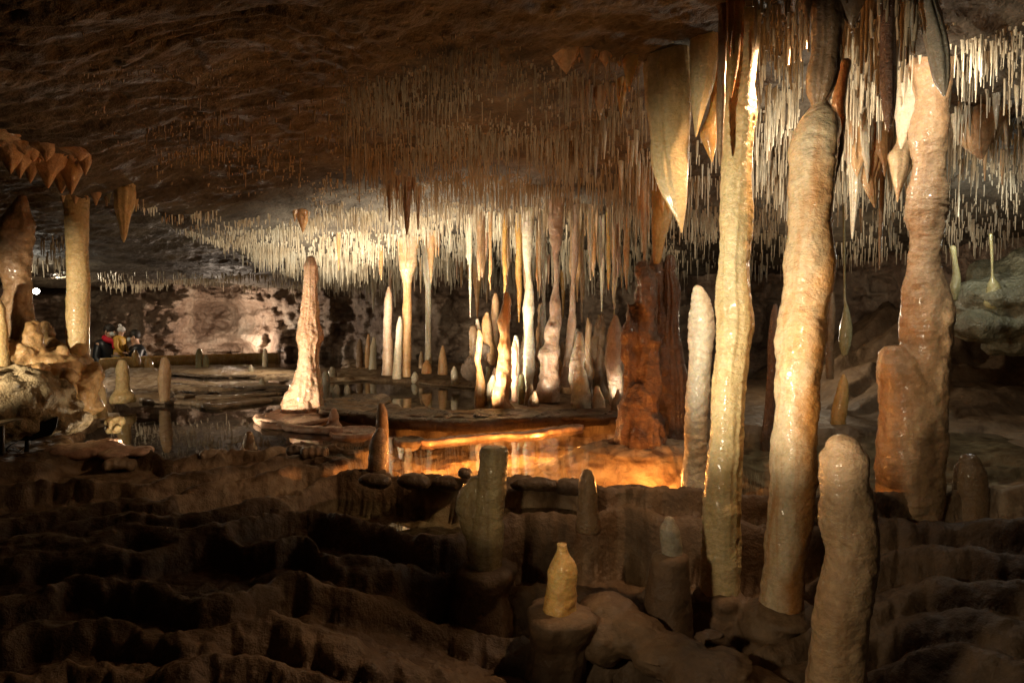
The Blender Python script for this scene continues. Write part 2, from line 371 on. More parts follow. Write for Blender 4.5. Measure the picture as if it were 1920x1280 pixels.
M['rim_pink'] = rocky('pink_rimstone_calcite', [(.3, (.42, .22, .14)), (.5, (.60, .38, .27)), (.7, (.72, .56, .43))], scale=4, rough=(.2, .5), bump=.5, bscale=50, bdist=.008)
M['rim_dark'] = rocky('dark_rimstone_calcite', [(.3, (.06, .038, .022)), (.5, (.12, .08, .05)), (.7, (.20, .14, .09))], scale=5, rough=(.2, .6), bump=.8, bscale=40, bdist=.012, vor=.4, vscale=30)
M['scale'] = rocky('scaly_flowstone', [(.3, (.20, .14, .075)), (.5, (.32, .24, .13)), (.7, (.44, .34, .20))], scale=4, rough=(.2, .6), bump=1.0, bscale=25, bdist=.05, vor=1.8, vscale=13)
def plain(name, c, rough=.5, metal=0., emit=0.):
    m, nt, b = nodes(name)
    n1 = N(nt, 'ShaderNodeTexNoise', i_Scale=30., i_Detail=3.)
    r = ramp(nt, n1.outputs['Fac'], [(.3, tuple(x * .8 for x in c)), (.7, tuple(min(1, x * 1.15) for x in c))])
    nt.links.new(r.outputs[0], b.inputs['Base Color']); b.inputs['Roughness'].default_value = rough; b.inputs['Metallic'].default_value = metal
    if emit: b.inputs['Emission Color'].default_value = (*c, 1); b.inputs['Emission Strength'].default_value = emit
    return m
def water_mat(name, tint=(.80, .84, .78), bumpy=.02):
    m = bpy.data.materials.new(name); m.use_nodes = True; nt = m.node_tree; nt.nodes.clear(); lk = nt.links.new
    out = N(nt, 'ShaderNodeOutputMaterial'); tr = N(nt, 'ShaderNodeBsdfTransparent'); tr.inputs[0].default_value = (*tint, 1)
    gl = N(nt, 'ShaderNodeBsdfGlossy'); gl.inputs['Roughness'].default_value = 0.0; gl.inputs[0].default_value = (1, 1, 1, 1)
    fr = N(nt, 'ShaderNodeFresnel', i_IOR=1.30); mx = N(nt, 'ShaderNodeMixShader')
    no = N(nt, 'ShaderNodeTexNoise', i_Scale=6., i_Detail=2.); geo = N(nt, 'ShaderNodeNewGeometry')
    mp = N(nt, 'ShaderNodeMapping'); mp.inputs['Scale'].default_value = (1, .5, 1); lk(geo.outputs['Position'], mp.inputs[0]); lk(mp.outputs[0], no.inputs['Vector'])
    bp = N(nt, 'ShaderNodeBump', i_Strength=bumpy, i_Distance=.05); lk(no.outputs['Fac'], bp.inputs['Height'])
    lk(bp.outputs[0], gl.inputs['Normal']); lk(bp.outputs[0], fr.inputs['Normal'])
    lk(fr.outputs[0], mx.inputs[0]); lk(tr.outputs[0], mx.inputs[1]); lk(gl.outputs[0], mx.inputs[2]); lk(mx.outputs[0], out.inputs[0])
    return m
M['water'] = water_mat('still_cave_water')

WAT = 0.60
# ------------------------------------------------------------------ ceiling
def to_a(u, v=575): return (u - 960) / F
CP = [(1250,75,3.15),(0,0,1.8),(300,0,1.95),(600,0,2.1),(1000,0,2.35),(300,200,3.0),(700,200,3.2),(1000,200,3.4),(1000,380,6),(1000,450,8),(1000,515,10.5),
      (600,400,6.2),(600,500,8.5),(300,300,4.1),(0,290,3.4),(150,352,4.0),(250,372,4.8),(400,440,6.5),(60,430,6.2),(300,470,8),
      (200,515,10),(450,520,10.5),(600,535,11.5),(80,540,12.),(300,552,13),(700,520,11),(800,545,13.5),(1300,15,2.7),(1300,300,4.5),(1300,420,6.5),(1300,500,8.5),
      (1550,150,3.6),(1500,350,5.0),(1500,470,7),(1750,30,3.0),(1750,200,4.0),(1850,300,4.6),(1900,400,5.4),(1750,430,6.2),(1900,100,3.2),
      (2400,200,3.2),(-500,200,2.6),(-500,430,5.0),(2600,450,6),(1500,-300,2.0),(500,-400,1.4),(1100,-500,1.5),(2000,-400,2.0),(-200,-300,1.5),(-600,540,10),(2000,520,9),(1300,540,11.5)]
def tps_fit(xy, z, lam=1e-3):
    n = len(xy); d = np.linalg.norm(xy[:, None] - xy[None], axis=-1)
    K = np.where(d > 0, d * d * np.log(d + 1e-12), 0) + lam * np.eye(n); Pm = np.c_[np.ones(n), xy]
    A = np.block([[K, Pm], [Pm.T, np.zeros((3, 3))]]); s = np.linalg.solve(A, np.r_[z, 0, 0, 0]); return xy, s
def tps_eval(fit, q):
    xy, s = fit; out = s[-3] + q[..., 0] * s[-2] + q[..., 1] * s[-1]
    for k in range(len(xy)):
        d2 = (q[..., 0] - xy[k, 0])**2 + (q[..., 1] - xy[k, 1])**2
        out = out + s[k] * .5 * d2 * np.log(d2 + 1e-12)
    return out
cw = np.array([P(*c) for c in CP])
cfit = tps_fit(np.c_[cw[:, 0] / cw[:, 1] * 1.2, np.log(cw[:, 1])], cw[:, 2], 2e-3)
def curve_a(pts, z=None, d=None):
    """pixel polyline (u,v,z) -> sorted (a, Y, z)"""
    pts = catmull(np.array(pts, float), len(pts) * 8); w_ = np.array([Pz(p[0], p[1], p[2]) for p in pts]); a = w_[:, 0] / w_[:, 1]; o = np.argsort(a); return a[o], w_[o, 1], w_[o, 2]
# a lip where the near slab of ceiling ends and the next one starts higher
LIP = [(-500, 3.4), (0, 3.6), (150, 4.25), (250, 5.0), (330, 5.9), (420, 7.2), (520, 9.0), (620, 11.0), (700, 12.5), (800, 14.5), (3000, 16)]
LIP2 = [(-500, 11.), (60, 11.9), (250, 12.3), (430, 12.6), (560, 12.9), (700, 13.6), (3000, 17)]
LIP3 = [(-500, 16), (650, 16), (800, 9.3), (900, 8.6), (1000, 8.4), (1100, 8.0), (1290, 7.3), (1450, 7.), (1900, 7.5), (3000, 9)]
LIP4 = [(-500, 16), (650, 9.5), (800, 6.9), (950, 6.4), (1100, 6.2), (1290, 6.0), (1450, 6.3), (1520, 8), (3000, 12)]
def ceil_z(X, Y):
    a = X / Y
    z = tps_eval(cfit, np.stack([a * 1.2, np.log(Y)], -1))
    wob = .10 * fbm(np.stack([X * 1.3, Y * 1.3, 0 * X], -1), 3, 5)
    for L, h, wd in ((LIP, .16, .12), (LIP2, .22, .15), (LIP3, .14, .25), (LIP4, .13, .2)):
        la = [to_a(p[0]) for p in L]; ly = [p[1] for p in L]
        dl = Y * (1 + wob * .6) - np.interp(a, la, ly)
        z = z + h * sm(dl, 0, wd) * (1 - .85 * sm(dl, wd, 3.0))
    p = np.stack([X, Y, 0 * X], -1)
    z = z + .07 * fbm(p * [1.1, 1.1, 1], 4, 31)
    rough = .024 * ridge(p * [1.6, 3.4, 1], 4, 44) + .022 * fbm(p * [8, 13, 1], 5, 52, .6)
    # layered ledges
    lay = fbm(p * [.9, 1.5, 1], 4, 61) * 5
    z = z + rough + .025 * (sm(lay - np.floor(lay), .0, .35) - (lay - np.floor(lay)))
    return z
def polar(a0, a1, na, y0, y1, ny, dense=.85):
    s = np.linspace(-1, 1, na); a = np.sign(s) * (np.abs(s) * dense * .95 + (a1 - dense * .95) * np.abs(s)**7)
    y = np.exp(np.linspace(math.log(y0), math.log(y1), ny))
    A, Yg = np.meshgrid(a, y); return A * Yg, Yg, A
X, Y, A = polar(-1.9, 1.9, 760, .6, 15.5, 620)
ZC = ceil_z(X, Y)
CEIL = (X, Y, ZC, A)
o = mesh('cave_ceiling', np.stack([X, Y, ZC], -1), grid_faces(*X.shape)[:, ::-1], M['ceil']); tagit(o, kind='structure')

# ------------------------------------------------------------------ ground
CREST = {}
c = CREST
c['c5'] = [(-700,1110,.46),(0,1118,.46),(100,1100,.47),(142,1082,.48),(284,1098,.48),(366,1122,.47),(447,1115,.47),(528,1086,.47),(575,1082,.47),(630,1097,.44),(700,1120,.38),(780,1160,.28),(860,1185,.22),(950,1205,.18),(1150,1225,.17),(1300,1240,.16),(1450,1215,.2),(1650,1130,.3),(1750,1095,.36),(1920,1110,.38),(2600,1110,.4)]
c['c4'] = [(-700,1060,.45),(0,1044,.46),(142,1022,.49),(223,1030,.48),(305,1026,.48),(406,1006,.49),(504,1022,.49),(569,1003,.50),(612,1042,.48),(700,1049,.46),(774,1067,.42),(855,1080,.36),(950,1100,.30),(1150,1105,.27),(1300,1115,.27),(1450,1115,.28),(1560,1075,.32),(1700,1030,.40),(1800,1035,.42),(1920,1050,.42),(2600,1040,.45)]
c['c3'] = [(-700,1040,.48),(0,1028,.48),(154,1008,.51),(244,986,.52),(345,1001,.51),(427,984,.52),(488,969,.52),(569,950,.53),(600,955,.53),(640,968,.53),(721,986,.52),(802,1003,.52),(860,997,.52),(949,968,.525),(1046,964,.525),(1070,970,.52),(1127,959,.525),(1164,952,.53),(1208,964,.525),(1273,968,.52),(1400,980,.50),(1500,990,.48),(1650,975,.48),(1800,985,.47),(1920,990,.48),(2600,980,.5)]
c['c2'] = [(-700,1030,.49),(24,1010,.50),(142,980,.53),(244,966,.54),(325,965,.54),(406,954,.55),(508,935,.56),(560,920,.57),(626,893,.59),(660,884,.62),(713,888,.625),(774,894,.625),(860,899,.625),(957,898,.625),(1046,899,.62),(1127,914,.62),(1273,921,.62),(1400,927,.61),(1550,930,.60),(1750,925,.56),(1920,920,.55),(2600,920,.55)]
c['c1'] = [(-700,990,.53),(0,966,.54),(183,943,.55),(305,938,.55),(366,916,.57),(447,904,.57),(520,884,.60),(580,872,.61),(630,866,.61),(680,866,.56),(720,870,.44),(1273,890,.44),(1500,900,.44),(1920,890,.5),(2600,890,.5)]
c['c0'] = [(-700,890,.61),(0,872,.62),(100,858,.63),(180,850,.635),(250,845,.635),(320,858,.62),(400,850,.63),(440,842,.64),(500,845,.63),(560,832,.63),(620,835,.62),(670,846,.61),(700,852,.55),(760,858,.44),(1273,860,.44),(1500,870,.55),(1650,860,.55),(1920,850,.5),(2600,850,.5)]
c['c7'] = [(-700,1290,.36),(0,1275,.37),(150,1250,.38),(300,1262,.38),(420,1240,.38),(560,1265,.36),(700,1300,.30),(860,1340,.18),(1000,1370,.08),(1300,1370,.06),(1500,1320,.10),(1650,1250,.18),(1800,1215,.26),(1920,1235,.28),(2600,1230,.3)]
c['c6'] = [(-700,1200,.41),(0,1190,.42),(120,1165,.43),(240,1172,.42),(350,1192,.42),(470,1165,.42),(600,1180,.40),(720,1225,.32),(860,1260,.22),(1000,1290,.12),(1150,1300,.11),(1300,1300,.11),(1450,1275,.14),(1650,1180,.25),(1780,1150,.32),(1920,1170,.34),(2600,1170,.35)]
c['c0b'] = [(-700,935,.585),(0,915,.59),(120,902,.60),(230,905,.595),(330,893,.60),(430,880,.605),(520,862,.62),(580,852,.62),(650,858,.60),(700,862,.54),(760,864,.44),(1273,875,.44),(1500,885,.5),(1650,875,.5),(1920,870,.48),(2600,870,.48)]
order = ['c7', 'c6', 'c5', 'c4', 'c3', 'c2', 'c1', 'c0b', 'c0']
DEP = dict(c7=.08, c6=.075, c5=.09, c4=.085, c3=.09, c2=.09, c1=.065, c0b=.05, c0=.12)
def crest_eval(A, key, X=None):
    a, y, z = curve_a(CREST[key])
    aa = A + .012 * fbm(np.stack([A * 9, 0 * A + order.index(key) * 7, 0 * A], -1), 3, 8)
    Yc = np.interp(A, a, y); Zc = np.interp(A, a, z)
    sc = (np.abs(np.sin(A * 46 + 3 * noise(np.stack([A * 8, 0 * A, 0 * A + order.index(key)], -1), 3))) - .6)
    Yc = Yc * (1 + .010 * fbm(np.stack([A * 22, 0 * A + 3.3 * order.index(key), 0 * A], -1), 3, 9)) - .018 * sc
    return Yc, Zc
def pip(poly, x, y):
    inside = np.zeros(x.shape, bool); n = len(poly)
    for k in range(n):
        x1, y1 = poly[k]; x2, y2 = poly[(k + 1) % n]
        cnd = ((y1 > y) != (y2 > y)) & (x < (x2 - x1) * (y - y1) / (y2 - y1 + 1e-12) + x1)
        inside ^= cnd
    return inside
def pdist(poly, x, y):
    d = np.full(x.shape, 1e9); n = len(poly)
    for k in range(n):
        a = poly[k]; b = poly[(k + 1) % n]; ab = b - a; L = ab @ ab + 1e-12
        t = np.clip(((x - a[0]) * ab[0] + (y - a[1]) * ab[1]) / L, 0, 1)
        d = np.minimum(d, np.hypot(x - a[0] - t * ab[0], y - a[1] - t * ab[1]))
    return d
# islands: polygon in the photograph's pixels at height z, rising out of the pool bed
ISL = [
  # dark ledge in the middle and the ground under the stalagmite group
  ([(605,748),(640,743),(700,748),(760,762),(850,768),(920,765),(950,745),(900,728),(930,712),(1100,708),(1290,712),(1500,712),(1700,715),(1700,800),(1560,805),(1400,800),(1290,795),(1160,783),(1100,779),(1000,785),(900,786),(780,784),(690,780),(640,772),(600,765)], .655, .06, .012),
  # far shelf
  ([(560,690),(700,688),(850,690),(990,700),(1000,716),(900,722),(800,714),(700,708),(600,708),(560,700)], .64, .15, .015),
  ([(640,672),(720,672),(900,680),(1000,682),(1000,692),(640,688)], .66, .2, .02),
  # left flowstone shore
  ([(-700,690),(150,700),(215,742),(205,768),(160,795),(150,815),(135,852),(60,866),(-60,875),(-700,890)], .66, .10, .02),
  ([(195,690),(300,690),(330,735),(300,742),(240,745),(190,740)], .64, .12, .02),
  # far left terraces
  ([(300,684),(420,683),(540,690),(600,700),(560,706),(430,704),(300,697)], .63, .10, .012),
  ([(290,712),(420,715),(540,718),(560,726),(420,729),(300,728)], .625, .07, .01),
  ([(330,738),(480,740),(520,748),(420,754),(330,750)], .62, .05, .01),
]
def ground_z(X, Y):
    A = X / Y
    cy = []; cz = []
    for k in order:
        y_, z_ = crest_eval(A, k); cy.append(y_); cz.append(z_)
    for k in range(1, len(cy)): cy[k] = np.maximum(cy[k], cy[k - 1] + .06)
    p = np.stack([X, Y, 0 * X], -1)
    # near dunes and mounds of flowstone
    z = np.where(Y < cy[0], cz[0] - .16 * sm(cy[0] - Y, 0.02, 1.0) - .12 * sm(cy[0] - Y, .0, .14) + .12 * fbm(p * 2.9, 3, 71) * sm(cy[0] - Y, .05, .4), cz[0])
    for k in range(len(cy)):
        nxt = cy[k + 1] if k + 1 < len(cy) else cy[k] + 50
        zn = cz[k + 1] if k + 1 < len(cy) else 0 * X + .48
        key = order[k]; dep = DEP[key]
        floor = np.minimum(cz[k], zn) - dep * np.clip((nxt - cy[k]) / .35, .25, 1.2)
        if key == 'c3': floor = np.where(A > -.30, np.minimum(floor, .42), floor)
        if key == 'c2': floor = np.where(A > -.18, .44, floor)
        if key in ('c1', 'c0b', 'c0'): floor = np.where(A > -.20, .44, floor)
        if key == 'c0': floor = 0 * X + .44
        t1 = Y - cy[k]; t2 = nxt - Y
        zz = cz[k] + (floor - cz[k]) * sm(t1, -.01, .10)
        wdt = .075 + .03 * noise(p * 2.3, 74 + k)
        tq = np.clip(t2 / wdt, 0, 1)
        if k + 1 < len(cy): zz = np.maximum(zz, zn + (floor - zn) * (1 - np.sqrt(np.clip(1 - tq ** 2.2, 0, 1))))
        z = np.where((Y >= cy[k]) & (Y < nxt), zz, z)
    nf = Y < cy[0]
    t = fbm(p * [1.5, 3.2, 1] + [3.3, 1.7, 0], 3, 72) * 4 + Y * 1.2
    z = z + np.where(nf, .075 * (sm(t - np.floor(t), .0, .22) - 1.15 * sm(t - np.floor(t), .3, 1.) - .1) * sm(cy[0] - Y, .08, .35), 0)
    # low fluted scallops on all the flowstone in front of the pools
    wf = np.where(Y < cy[-1], 1., 0.)
    z = z + wf * (.020 * ridge(p * [6, 10, 1] + noise(p * 3, 75)[..., None] * .5, 3, 76) + .008 * fbm(p * 26, 3, 78))
    bedn = .04 * fbm(p * [2.4, 3.4, 1], 4, 77) + .022 * ridge(p * [6, 9, 1], 3, 79)
    far = Y > cy[-1] + .1
    z = z + np.where(far, bedn, .012 * fbm(p * [7, 7, 1], 3, 81) + .012 * (np.abs(noise(p * [5, 9, 1], 83)) * 2 - .6))
    # shoals of sediment near the dark red stalagmite
    dsh = np.hypot((X - P(1220, 830, 4.3)[0]) / .75, (Y - 4.3) / .42); z = np.where(dsh < 1.15, np.maximum(z, .44 + .20 * (1 - sm(dsh, .35, 1.15)) + .014 * ridge(p * 12, 2, 91)), z)
    for poly, h, ew, rg in ISL:
        wp = np.array([Pz(u, v, h)[:2] for u, v in poly])
        mn, mx = wp.min(0) - .4, wp.max(0) + .4
        msk = (X > mn[0]) & (X < mx[0]) & (Y > mn[1]) & (Y < mx[1])
        if not msk.any(): continue
        x, y = X[msk], Y[msk]; q = p[msk]
        x2 = x + .05 * noise(q * 6, 97); y2 = y + .06 * noise(q * 7, 98)
        ins = pip(wp, x2, y2); d = pdist(wp, x2, y2); d = np.where(ins, d, -d)
        t = sm(d, -ew * .5, ew * .5)
        zi = h + rg * 1.6 * fbm(q * 5, 4, 101) + rg * .6 * ridge(q * 11, 2, 103)
        z[msk] = np.maximum(z[msk], z[msk] + (zi - z[msk]) * t)
    # right-hand rock slope with strata
    rr = sm(A, .30, .60) * sm(Y, 4.3, 7.5)
    lay = (Y * 2.3 - X * 1.1 + fbm(p * [.9, .9, 1], 3, 111) * 1.5)
    z = np.where(rr > 0, np.maximum(z, .50 + rr * (.80 + .45 * fbm(p * [1.2, 1.2, 1], 4, 113) + .10 * ridge(p * 3, 3, 114)) + rr * .30 * (sm(lay - np.floor(lay), .0, .25) - (lay - np.floor(lay)))), z)
    rs = sm(A, .58, .85) * sm(Y, 2.2, 3.8); z = z + rs * (.10 + .10 * fbm(p * 2, 3, 117))
    return z
X, Y, A = polar(-1.9, 1.9, 820, 1.0, 16, 860)
ZG = ground_z(X, Y)
TR = np.array([Pz(u, v, .62)[:2] for u, v in [(150, 669), (300, 669), (520, 662), (560, 657.5), (150, 657.5)]])
tr = pip(TR, X, Y); ZG = np.where(tr, -.62, ZG)
o = mesh('cave_floor', np.stack([X, Y, ZG], -1), grid_faces(*X.shape), M['floor']); tagit(o, kind='structure')
pq = np.stack([X, Y, 0 * X], -1)
tone = sm(WAT + .01 - ZG, 0, .03) * (Y > 3.3) * np.where(A > -.22, 1.0, .62) * (.75 + .25 * noise(pq * 5, 301))
tone = np.clip(np.maximum(tone, np.where(A < -.2, .55, .28) * (Y > 4.0)) , 0, 1); tone = np.where((A > .22) & (Y > 5.2), .12, tone); tone = np.where(np.hypot((X - P(1220, 830, 4.3)[0]) / .75, (Y - 4.3) / .42) < 1.2, 1.0, tone)
at = o.data.attributes.new('pale_deposit', 'FLOAT', 'POINT'); at.data.foreach_set('value', tone.astype(np.float32).ravel())
GX = (X, Y, ZG)
# pool water: main sheet, and the small near pool
a_ = np.linspace(-1.6, .95, 340)
ys, zs = {}, {}
for k in order: ys[k], zs[k] = crest_eval(a_, k)
near = np.where(a_ < -.24, ys['c0'], ys['c2']); near = np.where((a_ >= -.30) & (a_ < -.24), np.minimum(ys['c0'], np.maximum(ys['c0b'], ys['c2'] + .05)), near)
rows = 90
tt = np.linspace(0, 1, rows)[:, None]**1.5
Yw = near[None] * (15.3 / near[None])**tt
Xw = a_[None] * Yw
fc = grid_faces(rows, len(a_))
cx = Xw.ravel()[fc].mean(1); cyy = Yw.ravel()[fc].mean(1)
fc = fc[~pip(TR, cx, cyy)]
o = mesh('pool_water', np.stack([Xw, Yw, 0 * Xw + WAT], -1), fc, M['water']); tagit(o, kind='structure')
a_ = np.linspace(-.30, .45, 120)
y3, _ = crest_eval(a_, 'c3'); y2, _ = crest_eval(a_, 'c2')
tt = np.linspace(0, 1, 8)[:, None]; Yw = y3 + (y2 - y3) * tt
o = mesh('small_pool_water', np.stack([a_[None] * Yw, Yw, 0 * Yw + .495], -1), grid_faces(8, 120), M['water']); tagit(o, kind='structure')

# ------------------------------------------------------------------ walls at the back and the right
WL = [(-3000, 4.5), (-900, 8), (-200, 12.0), (120, 13.4), (330, 13.3), (420, 14.0), (520, 13.0), (640, 12.6), (720, 12.0), (830, 11.6), (950, 11.6), (1100, 10.8), (1250, 10.3), (1450, 9.2), (1650, 8.2), (1800, 7.2), (1920, 6.4), (2200, 5.4), (3400, 3.6)]
aw = np.linspace(-1.9, 1.9, 1100); la = [to_a(p[0]) for p in WL]; ly = [p[1] for p in WL]
zw = np.linspace(-.9, 3.4, 230)
AW, ZW = np.meshgrid(aw, zw); YW = np.interp(AW, la, ly); XW = AW * YW
p = np.stack([XW, YW, ZW], -1)
dsp = .75 * fbm(p * [.55, .55, .9], 4, 131) + .28 * ridge(p * [1.3, 1.3, 1.6], 3, 137) + .13 * ridge(p * [3.4, 3.4, 4.5], 4, 138) + .10 * fbm(p * [8, 8, 10], 4, 139, .6)
dsp += -.35 * sm(np.sin(AW * 30 + 2), .2, 1) * (1 - sm(np.abs(ZW - 1.2), .1, .5))
YW2 = YW - dsp - .5 * sm(ZW, 1.5, 2.6) * 0
XW2 = AW * YW2
o = mesh('cave_wall', np.stack([XW2, YW2, ZW], -1), grid_faces(*AW.shape), M['wall']); tagit(o, kind='structure')
# closing the chamber behind the visitor

# ------------------------------------------------------------------ where a pixel's ray meets the ceiling / the floor
def hit(u, v, what='floor', y0=1.1, y1=15.2, n=420):
    x, y, z = ray(u, v); Ys = np.exp(np.linspace(math.log(y0), math.log(y1), n)); t = Ys / y
    Xs = x * t; Zs = CZ + z * t
    if what == 'floor':
        g = np.maximum(ground_z(Xs, Ys), WAT if v < 880 else -9); k = np.where(Zs <= g)[0]
    else:
        g = ceil_z(Xs, Ys); k = np.where(Zs >= g)[0]
    return Ys[k[0]] if len(k) else 9.0
def stal(name, label, pts, mat, d=None, sink=10, group=None, base=None, **kw):
    u, v = (pts[-1][0], pts[-1][1]) if base is None else base
    if d is None: d = hit(u, v)
    pts = list(pts) + [(pts[-1][0], pts[-1][1] + sink, pts[-1][2])]
    return S(name, label, 'column' if name.endswith('column') else 'stalagmite', pts, d, mat, group, cap1=False, **kw)
def toceil(pts, d, over=.05, fl=1.35):
    u, v, w_ = pts[0][:3]; q = P(u, v, d); zc = float(ceil_z(np.array([q[0]]), np.array([d]))[0]); gap = (zc - q[2]) * F / d
    if gap <= 0: return pts
    return [(u, v - gap - over * F / d, w_ * fl * 1.3), (u, v - gap, w_ * fl)] + ([(u, v - gap * .5, w_ * (1 + .3 * (fl - 1)))] if gap > 25 else []) + list(pts)
def hang(name, label, pts, mat, d=None, group=None, up=.06, **kw):
    auto = d is None
    if pts[0][2] >= 18: kw.setdefault('flute', .13)
    if pts[0][2] >= 18: kw.setdefault('lump', .17)
    if pts[0][2] >= 13 and 'extra' not in kw and 'curtain' not in name:
        L = pts[-1][1] - pts[0][1]; w0 = pts[0][2]; ex = []
        for q in range(R.choice([3, 4, 5])):
            du = R.uniform(-.75, .75) * w0; ww = w0 * R.uniform(.22, .5); ll = min(L, 160) * R.uniform(.12, .42) + 8
            e = [(pts[0][0] + du * .8, pts[0][1] - 2, ww * 1.5), (pts[0][0] + du, pts[0][1] + ll * .4, ww * .8), (pts[0][0] + du, pts[0][1] + ll * .75, ww * .4), (pts[0][0] + du, pts[0][1] + ll, 2)]
            dd = (d if not auto else hit(pts[0][0], pts[0][1] + 2, 'ceil')) + R.uniform(-.06, .06)
            ex.append((toceil([(e[0][0], e[0][1] - .05 * F / dd, e[0][2])] + e, dd), dd))
        kw['extra'] = ex
    if d is None: d = hit(pts[0][0], pts[0][1] + 2, 'ceil')
    if not auto:
        return S(name, label, 'stalactite', toceil(pts, d), d, mat, group, cap0=False, **kw)
    px = up * F / d
    pts = [(pts[0][0], pts[0][1] - px, pts[0][2] * 1.25)] + list(pts)
    return S(name, label, 'stalactite', pts, d, mat, group, cap0=False, **kw)
GL = 'columns standing in the cave'
# --- big columns on the right
dA, dB, dC = 2.86, 2.72, 3.42
S('limestone_column', 'tall slender pale yellow column, left of the two big columns on the right', 'column',
  [(1404,-10,60),(1402,50,46),(1400,100,42),(1393,150,46),(1386,190,56),(1385,225,60),(1383,280,56),(1381,325,55),(1379,400,57),(1377,450,57),(1374,500,56),(1375,550,60),(1378,600,63),(1374,645,62),(1368,683,62),(1364,774,63),(1358,865,64),(1354,957,67),(1351,1048,69),(1350,1100,73),(1350,1150,84),(1350,1190,96),(1350,1250,130)], dA, M['cream'],
  n=72, step=.005, nmax=520, rip=.028, ripf=60, lump=.09, lumpf=8, cap0=False, cap1=False, flute=.06)
S('limestone_column', 'thickest tall cream column with an orange glow painted on its right side in the right foreground', 'column',
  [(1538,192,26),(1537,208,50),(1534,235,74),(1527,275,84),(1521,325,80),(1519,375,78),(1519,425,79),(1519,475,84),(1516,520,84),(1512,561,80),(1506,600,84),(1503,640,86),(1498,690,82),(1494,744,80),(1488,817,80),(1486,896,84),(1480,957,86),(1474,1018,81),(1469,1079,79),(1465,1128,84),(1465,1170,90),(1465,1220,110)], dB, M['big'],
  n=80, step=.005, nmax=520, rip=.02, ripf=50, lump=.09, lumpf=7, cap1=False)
hang('stalactite', 'thick brown hanging stalactite whose broken tip touches the thickest cream column', [(1550,-30,58),(1548,0,52),(1548,50,54),(1547,100,54),(1541,150,52),(1537,178,42),(1535,192,28)], M['brown'], d=dB, n=60, step=.006, rip=.02, lump=.08, lumpf=11)
S('rock_fin', 'dark brown flowstone fin leaning behind the broken top of the thickest column', 'flowstone', [(1583,120,22),(1574,190,26),(1568,225,34),(1564,275,32),(1560,330,20),(1560,372,6)], dB + .09, M['brown'], n=30, rip=.02, lump=.15, lumpf=10)
S('limestone_column', 'waisted tan column with a bright white top and a shouldered lower half, far right', 'column',
  [(1748,190,56),(1745,220,62),(1742,250,64),(1742,300,56),(1742,330,58),(1740,360,70),(1738,400,69),(1735,440,56),(1733,500,54),(1735,540,78),(1738,580,92),(1738,622,95),(1735,665,90),(1732,700,92),(1730,760,88),(1726,835,92),(1720,896,96),(1715,950,96),(1712,985,90)], dC, M['tan'],
  extra=[[(1676,648,36),(1680,668,66),(1690,700,92),(1696,735,94),(1700,774,98),(1700,835,104),(1700,896,104),(1700,935,100),(1702,965,86),(1704,990,70)]], remesh=.008, n=64, step=.007, nmax=420, rip=.03, ripf=70, lump=.07, lumpf=9, cap0=False, cap1=False)
# --- foreground
stal('stalagmite', 'large blunt tan stalagmite rising from the bottom edge at the right front', [(1582,840,60),(1584,856,82),(1585,877,88),(1588,926,92),(1595,987,98),(1594,1048,98),(1585,1109,95),(1578,1170,94),(1571,1231,98),(1567,1280,108),(1560,1380,124)], M['tan'], d=2.12, n=80, step=.005, nmax=400, rip=.022, ripf=70, lump=.09, lumpf=9)
t = empty('stalagmite', P(910, 1085, 2.78), 'broken flat topped tan stalagmite with a side bulge in the lower centre', 'stalagmite')
sh = S('shaft', None, 'stalagmite', [(926,838,46),(926,846,55),(926,853,57),(924,894,57),(918,931,60),(914,971,62),(910,1024,68),(909,1077,66),(909,1110,66)], 2.78, M['olive_tan'], parent=t, remesh=.006,
       extra=[[(892,893,16),(880,925,40),(878,960,44),(884,1000,30),(895,1030,16)]], n=56, step=.006, rip=.015, lump=.05, lumpf=16, cap0=False, cap1=False)
S('pedestal', None, 'stalagmite', [(912,1058,88),(911,1060,102),(910,1066,110),(908,1085,108),(905,1110,100),(900,1150,120),(898,1220,135),(898,1260,160)], 2.78, M['ground'], parent=t, n=50, rip=.03, lump=.16, lumpf=6, cap0=False, cap1=False, flute=.06)
t = empty('stalagmite', P(1050, 1158, 2.52), 'glossy yellow bottle shaped stalagmite with a little spout, bottom centre', 'stalagmite')
S('shaft', None, 'stalagmite', [(1053,1019,20),(1054,1030,21),(1055,1040,29),(1057,1053,42),(1055,1077,56),(1053,1109,62),(1050,1140,65),(1048,1175,66)], 2.52, M['amber'], parent=t, n=56, step=.005, rip=.02, lump=.11, lumpf=14, cap0=False, cap1=False)
S('pedestal', None, 'stalagmite', [(1050,1141,98),(1050,1143,114),(1050,1148,124),(1048,1165,122),(1045,1207,108),(1040,1260,112),(1035,1330,130),(1035,1400,160)], 2.52, M['ground'], parent=t, n=50, rip=.03, lump=.15, lumpf=7, cap0=False, cap1=False, flute=.10)
stal('stalagmite', 'small dark rounded stalagmite standing on the rim behind the bottle shaped one', [(1101,888,20),(1101,898,29),(1102,930,34),(1102,955,38),(1103,985,46)], M['brown'], d=3.02)
t = empty('stalagmite', P(1258, 1040, 2.66), 'short grey knob stalagmite on a dark pedestal beside the pale yellow column', 'stalagmite')
S('shaft', None, 'stalagmite', [(1255,977,22),(1255,991,37),(1258,1012,41),(1260,1040,40),(1259,1056,42)], 2.66, M['grey'], parent=t, n=44, step=.006, lump=.08, cap1=False)
S('pedestal', None, 'stalagmite', [(1257,1036,50),(1257,1038,62),(1256,1044,70),(1255,1060,72),(1252,1085,78),(1250,1146,92),(1248,1240,110),(1248,1290,130)], 2.66, M['ground'], parent=t, n=44, rip=.02, lump=.06, cap0=False, cap1=False)
